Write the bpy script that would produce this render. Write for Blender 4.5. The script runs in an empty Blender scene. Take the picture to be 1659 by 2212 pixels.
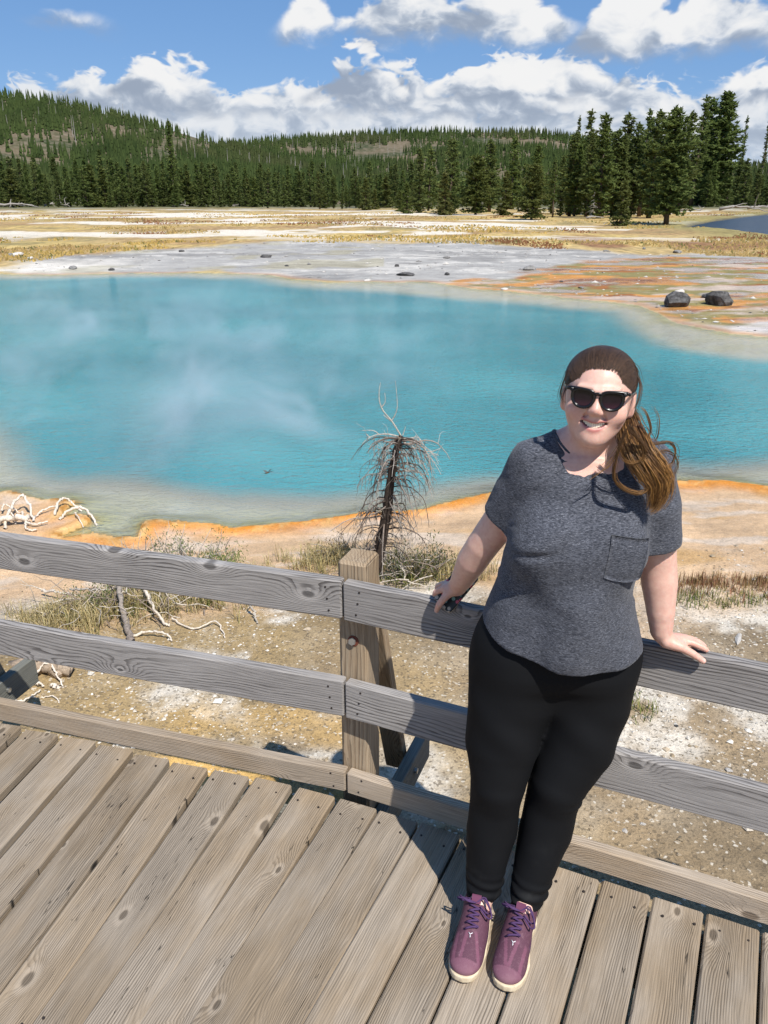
import bpy, bmesh, math, random
import numpy as np
from mathutils import Vector, Matrix, Euler
R = math.radians
rng = np.random.default_rng(7)
random.seed(7)
scene = bpy.context.scene
COL = scene.collection

# ------------------------------------------------------------------ camera
CAM_H, PITCH, FPX = 1.92, R(21.18), 3200.0
cd = bpy.data.cameras.new('camera'); cam = bpy.data.objects.new('camera', cd); COL.objects.link(cam)
cam.location = (0, 0, CAM_H); cam.rotation_euler = (math.pi/2 - PITCH, 0, 0)
cd.sensor_fit = 'VERTICAL'; cd.sensor_height = 36.0; cd.lens = 36.0*FPX/4032.0
cd.clip_start = 0.05; cd.clip_end = 20000
scene.camera = cam

# ------------------------------------------------------------------ node helper
class NT:
    def __init__(s, tree): s.t = tree; s.n = tree.nodes; s.l = tree.links
    def put(s, sock, v):
        if v is None: return
        if hasattr(v, 'is_output') or isinstance(v, bpy.types.NodeSocket): s.l.new(v, sock)
        else:
            try: sock.default_value = v
            except Exception:
                if isinstance(v, (int, float)): sock.default_value = (v, v, v) if len(sock.default_value) == 3 else (v, v, v, 1)
                else: sock.default_value = tuple(v) + (1,)
    def new(s, typ, **kw):
        n = s.n.new(typ)
        for k, v in kw.items(): setattr(n, k, v)
        return n
    def math(s, op, a, b=None, c=None, clamp=False):
        n = s.new('ShaderNodeMath', operation=op, use_clamp=clamp)
        for i, v in enumerate((a, b, c)): s.put(n.inputs[i], v)
        return n.outputs[0]
    def vm(s, op, a, b=None, scale=None):
        n = s.new('ShaderNodeVectorMath', operation=op)
        s.put(n.inputs[0], a); s.put(n.inputs[1], b)
        if scale is not None: s.put(n.inputs['Scale'], scale)
        return n.outputs['Value'] if op in ('DOT_PRODUCT', 'LENGTH', 'DISTANCE') else n.outputs[0]
    def sep(s, v): n = s.new('ShaderNodeSeparateXYZ'); s.put(n.inputs[0], v); return n.outputs
    def comb(s, x, y, z):
        n = s.new('ShaderNodeCombineXYZ')
        for i, v in enumerate((x, y, z)): s.put(n.inputs[i], v)
        return n.outputs[0]
    def noise(s, vec, scale, detail=3, rough=0.5, dist=0.0, lac=2.0, col=False):
        n = s.new('ShaderNodeTexNoise'); s.put(n.inputs['Vector'], vec); s.put(n.inputs['Scale'], scale)
        s.put(n.inputs['Detail'], detail); s.put(n.inputs['Roughness'], rough); s.put(n.inputs['Distortion'], dist); s.put(n.inputs['Lacunarity'], lac)
        return n.outputs['Color' if col else 'Fac']
    def vor(s, vec, scale, feature='F1', out='Distance', rand=1.0):
        n = s.new('ShaderNodeTexVoronoi', feature=feature); s.put(n.inputs['Vector'], vec); s.put(n.inputs['Scale'], scale); s.put(n.inputs['Randomness'], rand)
        return n.outputs[out]
    def smooth(s, v, a, b, lo=0.0, hi=1.0):
        n = s.new('ShaderNodeMapRange', interpolation_type='SMOOTHSTEP')
        s.put(n.inputs[0], v); s.put(n.inputs[1], a); s.put(n.inputs[2], b); s.put(n.inputs[3], lo); s.put(n.inputs[4], hi)
        return n.outputs[0]
    def lin(s, v, a, b, lo=0.0, hi=1.0):
        n = s.new('ShaderNodeMapRange'); s.put(n.inputs[0], v); s.put(n.inputs[1], a); s.put(n.inputs[2], b); s.put(n.inputs[3], lo); s.put(n.inputs[4], hi)
        return n.outputs[0]
    def mix(s, f, a, b, blend='MIX'):
        n = s.new('ShaderNodeMix', data_type='RGBA', blend_type=blend)
        s.put(n.inputs[0], f); s.put(n.inputs[6], a); s.put(n.inputs[7], b)
        return n.outputs[2]
    def ramp(s, f, stops):
        n = s.new('ShaderNodeValToRGB'); s.put(n.inputs[0], f); e = n.color_ramp.elements
        while len(e) < len(stops): e.new(0.5)
        for el, (p, c) in zip(e, stops): el.position = p; el.color = tuple(c) + (1,) if len(c) == 3 else c
        return n.outputs[0]
    def bump(s, h, strength=0.3, dist=0.01, normal=None):
        n = s.new('ShaderNodeBump'); s.put(n.inputs['Height'], h); s.put(n.inputs['Strength'], strength); s.put(n.inputs['Distance'], dist)
        if normal is not None: s.put(n.inputs['Normal'], normal)
        return n.outputs[0]
    def attr(s, name, out='Fac'): return s.new('ShaderNodeAttribute', attribute_name=name).outputs[out]
    def tc(s, o='Object'): return s.new('ShaderNodeTexCoord').outputs[o]
    def rand(s): return s.new('ShaderNodeObjectInfo').outputs['Random']

def material(name, build=None, color=(0.5, 0.5, 0.5), rough=0.8, spec=0.3, **inp):
    m = bpy.data.materials.new(name); m.use_nodes = True
    t = NT(m.node_tree); b = m.node_tree.nodes['Principled BSDF']
    b.inputs['Base Color'].default_value = tuple(color) + (1,); b.inputs['Roughness'].default_value = rough
    b.inputs['Specular IOR Level'].default_value = spec
    for k, v in inp.items(): t.put(b.inputs[k.replace('_', ' ')], v)
    if build: build(t, b)
    return m

# ------------------------------------------------------------------ sun and sky
SUN_AZ, SUN_EL = R(151), R(56)
sd_ = Vector((math.sin(SUN_AZ)*math.cos(SUN_EL), math.cos(SUN_AZ)*math.cos(SUN_EL), math.sin(SUN_EL)))
sl = bpy.data.lights.new('sun', 'SUN'); sl.energy = 4.9; sl.angle = R(0.53); sl.color = (1.0, 0.955, 0.89)
sun = bpy.data.objects.new('sun', sl); COL.objects.link(sun); sun.rotation_euler = (-sd_).to_track_quat('-Z', 'Y').to_euler(); sun.location = sd_*50

world = bpy.data.worlds.new('World'); scene.world = world; world.use_nodes = True
def sky_colour(t, d=None):
    sky = t.new('ShaderNodeTexSky', sky_type='NISHITA'); sky.sun_disc = False
    sky.sun_elevation = SUN_EL; sky.sun_rotation = SUN_AZ; sky.altitude = 2200; sky.air_density = 1.0; sky.dust_density = 0.5; sky.ozone_density = 2.0
    if d is not None: t.put(sky.inputs[0], d)
    return t.mix(0.35, sky.outputs[0], (2.8, 7.0, 15.0, 1))
SKY_STRENGTH = 0.062
def build_world():
    wt = world.node_tree; wt.nodes.clear(); t = NT(wt)
    out = t.new('ShaderNodeOutputWorld'); bg = t.new('ShaderNodeBackground'); wt.links.new(bg.outputs[0], out.inputs[0])
    wt.links.new(sky_colour(t), bg.inputs[0]); bg.inputs[1].default_value = SKY_STRENGTH
build_world()
world.cycles.sampling_method = 'MANUAL'; world.cycles.sample_map_resolution = 512
vs = scene.view_settings; vs.view_transform = 'Standard'; vs.look = 'None'; vs.exposure = 0.30; vs.gamma = 1.0; vs.use_curve_mapping = False
cy = scene.cycles; cy.max_bounces = 6; cy.diffuse_bounces = 2; cy.glossy_bounces = 2; cy.use_adaptive_sampling = True; cy.adaptive_threshold = 0.025; cy.transparent_max_bounces = 12; cy.volume_bounces = 1
cy.use_denoising = True; cy.caustics_reflective = False; cy.caustics_refractive = False; cy.volume_step_rate = 1.0; cy.volume_max_steps = 48

# ------------------------------------------------------------------ geometry helpers
def px(x, y, z):
    """point at height z seen at display position x, y of the 1659 wide view: used to survey the plan"""
    X = (x-829.5)*1.82278/FPX; Y = (1106-y)*1.82278/FPX; c, s = math.cos(PITCH), math.sin(PITCH)
    r = (X, c+Y*s, -s+Y*c); k = (z-CAM_H)/r[2]
    return np.array([k*r[0], k*r[1], z])
def pxd(x, y, dist):
    X = (x-829.5)*1.82278/FPX; Y = (1106-y)*1.82278/FPX; c, s = math.cos(PITCH), math.sin(PITCH)
    r = (X, c+Y*s, -s+Y*c); k = dist/r[1]
    return np.array([k*r[0], dist, CAM_H+k*r[2]])

def np_mesh(name, V, F, smooth=False):
    V = np.asarray(V, np.float32); me = bpy.data.meshes.new(name)
    if isinstance(F, np.ndarray): groups = [F]
    else: groups = [np.asarray(f) for f in F if len(f)]
    me.vertices.add(len(V)); me.vertices.foreach_set('co', V.ravel())
    nl = sum(g.size for g in groups); nf = sum(len(g) for g in groups)
    me.loops.add(nl); me.polygons.add(nf)
    me.loops.foreach_set('vertex_index', np.concatenate([g.ravel() for g in groups]).astype(np.int32))
    tot = np.concatenate([np.full(len(g), g.shape[1], np.int32) for g in groups]); st = np.zeros(nf, np.int32); st[1:] = np.cumsum(tot)[:-1]
    me.polygons.foreach_set('loop_start', st); me.polygons.foreach_set('loop_total', tot)
    me.polygons.foreach_set('use_smooth', np.full(nf, bool(smooth)))
    me.update(calc_edges=True); me.validate()
    return me
class MB:
    """collects shapes for ONE mesh"""
    def __init__(s): s.V = []; s.Q = []; s.T = []; s.n = 0
    def add(s, V, Q=None, T=None):
        if Q is not None and len(Q): s.Q.append(np.asarray(Q)+s.n)
        if T is not None and len(T): s.T.append(np.asarray(T)+s.n)
        s.V.append(np.asarray(V, float)); s.n += len(V); return s
    def tube(s, pts, rad, sides=6, cap=True):
        P = np.asarray(pts, float); n = len(P); r = np.broadcast_to(np.asarray(rad, float), (n,))
        T = np.gradient(P, axis=0); T /= np.linalg.norm(T, axis=1)[:, None]+1e-9
        up = np.array([0, 0, 1.0]) if abs(T[0][2]) < 0.9 else np.array([1.0, 0, 0])
        N = np.zeros_like(P); nn = np.cross(T[0], up); nn /= np.linalg.norm(nn)
        for i in range(n):
            nn = nn-T[i]*np.dot(nn, T[i]); nn /= np.linalg.norm(nn)+1e-9; N[i] = nn
        B = np.cross(T, N); a = np.linspace(0, 2*np.pi, sides, endpoint=False)
        V = P[:, None]+r[:, None, None]*(np.cos(a)[None, :, None]*N[:, None]+np.sin(a)[None, :, None]*B[:, None])
        i = np.arange(n-1)[:, None]*sides; j = np.arange(sides)[None]; j2 = (j+1) % sides
        Q = np.stack([i+j, i+j2, i+sides+j2, i+sides+j], -1).reshape(-1, 4)
        T3 = []
        if cap: T3 = [(0, k+1, k) for k in range(1, sides-1)]+[((n-1)*sides, (n-1)*sides+k, (n-1)*sides+k+1) for k in range(1, sides-1)]
        return s.add(V.reshape(-1, 3), Q, T3)
    def box(s, c, size, M=None, bevel=0.0):
        hx, hy, hz = [v/2 for v in size]; b = bevel
        if b <= 0:
            V = np.array([(x, y, z) for x in (-hx, hx) for y in (-hy, hy) for z in (-hz, hz)])
            Q = [(0, 1, 3, 2), (4, 6, 7, 5), (0, 4, 5, 1), (2, 3, 7, 6), (0, 2, 6, 4), (1, 5, 7, 3)]; T = None
        else:
            V = []; 
            for x in (-1, 1):
                for y in (-1, 1):
                    for z in (-1, 1):
                        V += [(x*hx, y*(hy-b), z*(hz-b)), (x*(hx-b), y*hy, z*(hz-b)), (x*(hx-b), y*(hy-b), z*hz)]
            V = np.array(V); I = lambda x, y, z, k: 3*(4*x+2*y+z)+k
            Q = []; T = []
            for k, (a1, a2) in ((0, (1, 2)), (1, (0, 2)), (2, (0, 1))):
                for sgn in (0, 1):
                    f = []
                    for p, q in ((0, 0), (1, 0), (1, 1), (0, 1)):
                        ix = [0, 0, 0]; ix[k] = sgn; ix[a1] = p; ix[a2] = q; f.append(I(*ix, k))
                    Q.append(f if (sgn == 1) != (k == 1) else f[::-1])
            for k in range(3):
                a1, a2 = [q for q in range(3) if q != k]
                for p in (0, 1):
                    for q in (0, 1):
                        f = []
                        for e, kk in ((0, a1), (1, a1), (1, a2), (0, a2)):
                            ix = [0, 0, 0]; ix[k] = e; ix[a1] = p; ix[a2] = q; f.append(I(*ix, kk))
                        Q.append(f)
            for x in (0, 1):
                for y in (0, 1):
                    for z in (0, 1): T.append((I(x, y, z, 0), I(x, y, z, 1), I(x, y, z, 2)))
        if M is not None: V = V @ np.array(M.to_3x3()).T
        return s.add(V+np.asarray(c, float), Q, T)
    def data(s):
        V = np.concatenate(s.V) if s.V else np.zeros((0, 3))
        F = []
        if s.Q: F.append(np.concatenate(s.Q))
        if s.T: F.append(np.concatenate(s.T))
        return V, F
    def mesh(s, name, smooth=False, fixn=True):
        V, F = s.data(); me = np_mesh(name, V, F, smooth)
        if fixn:
            bm = bmesh.new(); bm.from_mesh(me); bmesh.ops.recalc_face_normals(bm, faces=bm.faces); bm.to_mesh(me); bm.free()
        return me
def link(name, me, mat=None, parent=None, loc=(0, 0, 0), rot=(0, 0, 0), sc=None):
    o = bpy.data.objects.new(name, me); COL.objects.link(o)
    if mat is not None and me is not None and not me.materials: me.materials.append(mat)
    o.location = loc; o.rotation_euler = rot
    if sc is not None: o.scale = sc
    if parent is not None: o.parent = parent
    return o
def tag(o, label, cat, group=None, kind=None):
    if label: o['label'] = label
    if cat: o['category'] = cat
    if group: o['group'] = group
    if kind: o['kind'] = kind
    return o
def thing(name, label, cat, loc=(0, 0, 0), rot=(0, 0, 0), group=None):
    o = bpy.data.objects.new(name, None); o.empty_display_size = 0.1; COL.objects.link(o); o.location = loc; o.rotation_euler = rot
    return tag(o, label, cat, group)
def copy_tree(o, parent=None):
    c = o.copy(); COL.objects.link(c)
    if parent is not None: c.parent = parent
    for ch in list(o.children): copy_tree(ch, c)
    return c
# lattice noise for the terrain (numpy)
def _h(ix, iy, seed):
    n = (ix.astype(np.int64)*374761393+iy.astype(np.int64)*668265263+seed*1442695041) & 0xffffffff
    n = ((n ^ (n >> 13))*1274126177) & 0xffffffff
    return ((n ^ (n >> 16)) & 0xffffff)/float(0xffffff)
def vnoise(x, y, seed=0):
    x = np.asarray(x, float); y = np.asarray(y, float)
    ix = np.floor(x); iy = np.floor(y); fx = x-ix; fy = y-iy; fx = fx*fx*(3-2*fx); fy = fy*fy*(3-2*fy)
    a = _h(ix, iy, seed); b = _h(ix+1, iy, seed); c = _h(ix, iy+1, seed); d = _h(ix+1, iy+1, seed)
    return (a*(1-fx)+b*fx)*(1-fy)+(c*(1-fx)+d*fx)*fy
def fbm(x, y, oct=4, seed=0, g=0.5):
    s = 0; a = 1; t = 0
    for i in range(oct): s = s+a*vnoise(x*2**i+17.3*i, y*2**i-9.1*i, seed+i); t += a; a *= g
    return s/t
def sstep(a, b, x): t = np.clip((x-a)/(b-a), 0, 1); return t*t*(3-2*t)
def poly_sd(X, Y, P):
    """signed distance, positive inside; only rough far from the polygon"""
    P = np.asarray(P)[:, :2]; lo = P.min(0); hi = P.max(0); out = -np.maximum(np.hypot(np.maximum(np.maximum(lo[0]-X, X-hi[0]), 0), np.maximum(np.maximum(lo[1]-Y, Y-hi[1]), 0)), 1e-3)
    near = out > -14
    if not near.any(): return out
    x = X[near]; y = Y[near]; d = np.full(x.shape, 1e9); ins = np.zeros(x.shape, bool); n = len(P)
    for i in range(n):
        a = P[i]; b = P[(i+1) % n]; e = b-a; wx = x-a[0]; wy = y-a[1]
        t = np.clip((wx*e[0]+wy*e[1])/(e@e+1e-12), 0, 1)
        d = np.minimum(d, (wx-t*e[0])**2+(wy-t*e[1])**2)
        c = ((a[1] <= y) & (b[1] > y)) | ((b[1] <= y) & (a[1] > y))
        if abs(e[1]) > 1e-12: ins ^= c & (x < a[0]+(y-a[1])/e[1]*e[0])
    out[near] = np.where(ins, 1, -1)*np.sqrt(d)
    return out
def srgb(r, g, b, k=1.0):
    f = lambda v: (v/255/12.92 if v <= 10.3 else ((v/255+0.055)/1.055)**2.4)*k
    return (f(r), f(g), f(b))
def mixc(c, m, k): k = np.clip(k, 0, 1)[:, None]; return c*(1-k)+np.array(m)*k
def spline(P, n):
    P = np.asarray(P, float); t = np.linspace(0, len(P)-1, n); i = np.clip(t.astype(int), 0, len(P)-2); u = (t-i)[:, None]
    p0 = P[np.clip(i-1, 0, len(P)-1)]; p1 = P[i]; p2 = P[i+1]; p3 = P[np.clip(i+2, 0, len(P)-1)]
    return .5*((2*p1)+(-p0+p2)*u+(2*p0-5*p1+4*p2-p3)*u*u+(-p0+3*p1-3*p2+p3)*u**3)

def unit(v): return v/(np.linalg.norm(v)+1e-9)

# ------------------------------------------------------------------ sky: ring of distant cumulus all round the horizon
def build_sky():
    m = bpy.data.materials.new('cumulus sky'); m.use_nodes = True; m.node_tree.nodes.clear(); t = NT(m.node_tree)
    out = t.new('ShaderNodeOutputMaterial'); em = t.new('ShaderNodeEmission'); t.l.new(em.outputs[0], out.inputs[0])
    d = t.vm('NORMALIZE', t.tc('Object')); x, y, z = t.sep(d)
    hz = t.math('SQRT', t.math('ADD', t.math('MULTIPLY', x, x), t.math('MULTIPLY', y, y)))
    hx = t.math('DIVIDE', x, hz); hy = t.math('DIVIDE', y, hz); el = t.math('DIVIDE', z, hz)
    h2 = t.comb(hx, hy, 0)
    col = sky_colour(t, d)
    p = t.comb(hx, hy, t.math('MULTIPLY', el, 1.6))
    warp = t.vm('SCALE', t.vm('SUBTRACT', t.noise(p, 14, 2, 0.55, col=True), (0.5, 0.5, 0.5)), scale=0.05)
    # rows of cumulus, far rows first: base, height, noise scale, coverage threshold, offset, heaps (azimuth degrees, half width, height), clearness
    rows = ROWS
    for base, hgt, sc, thr, off, heaps, clear in rows:
        q2 = t.vm('ADD', t.vm('ADD', p, (off, off*0.37, 0)), warp)
        cov = t.smooth(t.noise(t.comb(hx, hy, off), sc*0.45, 1, 0.5), thr, thr+0.22)
        for az, w, hf in heaps:
            g = t.math('EXPONENT', t.math('MULTIPLY', t.math('SUBTRACT', 1.0, t.vm('DOT_PRODUCT', h2, (math.sin(R(az)), math.cos(R(az)), 0))), -1.0/(1-math.cos(R(w)))))
            cov = t.math('MAXIMUM', cov, t.math('MULTIPLY', g, hf))
        n1 = t.noise(q2, sc, 6, 0.6)
        n2 = t.noise(t.vm('ADD', q2, (0.26/sc, -0.1/sc, 0.40/sc)), sc, 3, 0.5)
        nb = t.noise(q2, sc*2.4, 3, 0.5); vb = t.math('SUBTRACT', 1.0, t.math('MULTIPLY', t.math('ABSOLUTE', t.math('SUBTRACT', nb, 0.5)), 3.2))
        bill = t.math('ADD', t.math('MULTIPLY', n1, 1.05), t.math('MULTIPLY', vb, 0.42))
        e = t.math('DIVIDE', t.math('SUBTRACT', el, base), hgt)
        H = t.math('MULTIPLY', cov, t.math('ADD', t.math('MULTIPLY', bill, 1.75), -0.70))
        mm = t.math('SUBTRACT', H, e)
        eb = t.math('ADD', e, t.math('MULTIPLY', t.math('SUBTRACT', n1, 0.5), 1.3))
        a = t.math('MULTIPLY', t.smooth(mm, -0.03, 0.17), t.smooth(eb, -0.25, 0.10))
        a = t.math('MULTIPLY', a, t.smooth(cov, 0.02, 0.3))
        rel = t.math('DIVIDE', e, t.math('MAXIMUM', cov, 0.35))
        shade = t.math('ADD', t.math('MULTIPLY', rel, 0.55), t.math('MULTIPLY', t.math('SUBTRACT', n1, n2), 2.3))
        shade = t.math('ADD', shade, t.math('MULTIPLY', t.math('SUBTRACT', n1, 0.5), 0.5))
        shade = t.math('ADD', shade, t.math('MULTIPLY', t.math('SUBTRACT', vb, 0.62), 0.55))
        s = t.smooth(shade, -0.12, 0.60)
        cc = t.ramp(s, [(0.0, (0.36, 0.43, 0.55)), (0.3, (0.52, 0.59, 0.70)), (0.62, (0.80, 0.84, 0.90)), (1.0, (1.0, 1.0, 1.0))])
        cc = t.mix(1.0-clear, cc, (0.60, 0.70, 0.84, 1))
        col = t.mix(t.math('MULTIPLY', a, 0.985), col, t.vm('SCALE', cc, scale=CLOUD_GAIN))
    t.l.new(col, em.inputs[0]); em.inputs[1].default_value = SKY_STRENGTH
    m.cycles.emission_sampling = 'NONE'
    n = 180; a = np.linspace(0, 2*np.pi, n, endpoint=False); lv = np.array([-0.03, 0.06, 0.15, 0.25, 0.42])
    V = np.concatenate([np.stack([np.sin(a)*9500, np.cos(a)*9500, np.full(n, 9500*l)], -1) for l in lv])
    Q = [(i*n+j, i*n+(j+1) % n, (i+1)*n+(j+1) % n, (i+1)*n+j) for i in range(len(lv)-1) for j in range(n)]
    o = link('sky', np_mesh('sky', V, np.array(Q)), m, loc=(0, 0, CAM_H)); o['kind'] = 'structure'
    return o
CLOUD_GAIN = 11.8
ROWS = [
    (0.030, 0.078, 13, 0.05, 1.0, [], 0.42),
    (0.062, 0.062, 11, 0.30, 4.3, [(-19, 8, 0.85), (-9, 5, 0.8), (2, 8, 0.8), (16, 9, 0.9)], 0.68),
    (0.084, 0.056, 9.5, 0.44, 9.7, [(-17, 3.5, 0.9), (-12.5, 3.2, 1.0), (-6, 4, 0.75), (0.5, 4.5, 1.1), (7, 4.5, 1.1), (13, 5, 1.0), (22, 4, .8)], 0.9),
    (0.100, 0.048, 9, 0.56, 17.1, [(-14.5, 2.0, 0.85), (-1.5, 2.8, 1.15), (5.5, 3.0, 1.05), (11, 3.2, 1.1), (24, 3, 1.0)], 1.0),
    (0.166, 0.062, 8, 0.62, 23.9, [(-4.5, 1.6, 0.7), (1.5, 4.0, 0.95), (7, 3.5, 0.9)], 1.0),
    (0.142, 0.085, 7.5, 0.64, 31.3, [(15.0, 3.0, 1.15), (19.5, 3.2, 1.15), (25, 3, 1.0)], 1.0),
]
build_sky()

# ------------------------------------------------------------------ setting: ground, pool, river, hills
WZ = -0.75
def pP(x, y, z): return px(x/1.82278, y/1.82278, z)
def plan(pts, z): return np.array([pP(x, y, z)[:2] for x, y in pts])
SHORE = plan([(-1500, 1720), (-700, 1830), (-250, 1935), (0, 1951), (46, 1941), (105, 1962), (169, 1968), (232, 1966), (295, 1981), (262, 2002), (232, 2036), (295, 2031), (354, 2034),
    (359, 2057), (312, 2078), (240, 2109), (262, 2118), (350, 2112), (371, 2101), (422, 2116), (447, 2122), (540, 2122), (553, 2099), (565, 2065), (591, 2052), (700, 2057), (711, 2046), (848, 2065),
    (911, 2078), (1003, 2074), (1139, 2060), (1303, 2039), (1458, 2014), (1671, 2008), (1743, 1987), (1849, 1957), (1929, 1944), (2200, 1925), (2500, 1915), (2684, 1901), (2780, 1887), (2845, 1892),
    (3024, 1916), (3500, 1930), (4300, 1830), (4600, 1600), (4000, 1420), (3400, 1362), (3024, 1328), (2879, 1310), (2660, 1269), (2597, 1237), (2469, 1196), (2287, 1178), (2168, 1164), (1922, 1141),
    (1694, 1112), (1512, 1109), (1276, 1110), (1139, 1096), (1066, 1082), (729, 1073), (365, 1080), (182, 1082), (0, 1078), (-600, 1085), (-1500, 1110), (-2400, 1200), (-2600, 1450)], WZ)
DEEP = plan([(-1300, 1600), (-500, 1590), (-160, 1640), (-40, 1740), (30, 1845), (169, 1888), (337, 1896), (548, 1917), (700, 1934), (1002, 1962), (1300, 1965), (1448, 1963), (1680, 1946), (1764, 1920),
    (1933, 1892), (2300, 1875), (2680, 1859), (3024, 1828), (4000, 1760), (4300, 1550), (3500, 1430), (3024, 1395), (2750, 1365), (2606, 1310), (2469, 1225), (2241, 1203), (1922, 1168), (1512, 1143),
    (1200, 1115), (1066, 1090), (729, 1080), (365, 1086), (0, 1084), (-900, 1100), (-1900, 1180), (-2100, 1400)], WZ)
RIVER = plan([(2640, 905), (2700, 885), (2800, 868), (2900, 855), (3024, 842), (3500, 822), (4600, 812), (4600, 900), (3800, 990), (3300, 965), (3024, 937), (2900, 920), (2780, 905)], -0.8)
RUNOFF = plan([(1740, 1119), (2060, 1078), (2290, 1037), (2650, 1023), (3024, 1032), (3600, 1030), (3700, 1330), (3024, 1328), (2879, 1310), (2660, 1269), (2597, 1237), (2469, 1196), (2287, 1178), (2168, 1164), (1922, 1141)], WZ)
GREY = plan([(-400, 1075), (0, 1062), (120, 1040), (300, 1015), (520, 1000), (700, 985), (900, 968), (1200, 958), (1500, 952), (1900, 968), (2150, 985), (2400, 1000), (3024, 1018), (3700, 1030), (3700, 1330), (3024, 1328), (2597, 1237), (1922, 1141), (1276, 1110), (729, 1073), (0, 1078)], -0.68)

def shore_sd(X, Y):
    D = np.hypot(X, Y)+0.1
    a = np.clip(D*0.012, 0.03, 0.5)
    wx = (fbm(X/(a*4), Y/(a*4), 3, 3)-0.5)*a*2.2; wy = (fbm(X/(a*4)+31, Y/(a*4), 3, 4)-0.5)*a*2.2
    return poly_sd(X+wx, Y+wy, SHORE)
def deep_sd(X, Y):
    a = np.clip(np.hypot(X, Y)*0.02, 0.05, 0.8)
    wx = (fbm(X/(a*5)+7, Y/(a*5), 3, 8)-0.5)*a*3; wy = (fbm(X/(a*5), Y/(a*5)+5, 3, 9)-0.5)*a*3
    return poly_sd(X+wx, Y+wy, DEEP)
def land(X, Y, sd=None, rv=None):
    """height of the ground"""
    if sd is None: sd = shore_sd(X, Y)
    if rv is None: rv = poly_sd(X, Y, RIVER)
    dist = np.hypot(X, Y); d = np.maximum(-sd, 0)
    near = 1-sstep(6, 14, Y+np.abs(X)*0.1)
    target = np.where(near > 0.5, -0.50, -0.60)*near+(-0.60)*(1-near)
    run = np.where(near > 0.5, 2.6, 7.0)
    h = WZ+0.012+(target-WZ-0.012)*sstep(0, 1, d/run)
    rip = np.exp(-((d-0.07)/0.06)**2)*0.018*near*(0.4+fbm(X*9, Y*9, 2, 21))
    bumps = (fbm(X*1.7, Y*1.7, 4, 11)-0.5)*0.05*sstep(0.1, 1.5, d)+(fbm(X*0.12, Y*0.12, 3, 12)-0.5)*0.30*sstep(12, 60, dist)*sstep(1, 10, d)
    h = h+rip+bumps+(fbm(X*14, Y*14, 3, 13)-0.5)*0.012*(dist < 14)*sstep(0.0, .8, d)
    inn = np.maximum(sd, 0)
    h = np.where(sd > 0, WZ-0.006-0.16*sstep(0, 1, inn/np.clip(0.09*dist, 0.5, 3))-(fbm(X*2.2, Y*2.2, 3, 15)-0.5)*0.05*sstep(0, .4, inn), h)
    h = h-0.3*sstep(0, 2.5, deep_sd(X, Y))*(sd > 0)
    h = h-(h+1.25)*sstep(0, 2.2, rv)
    return h
def gz(x, y): return float(land(np.array([x]), np.array([y]))[0])

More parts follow.
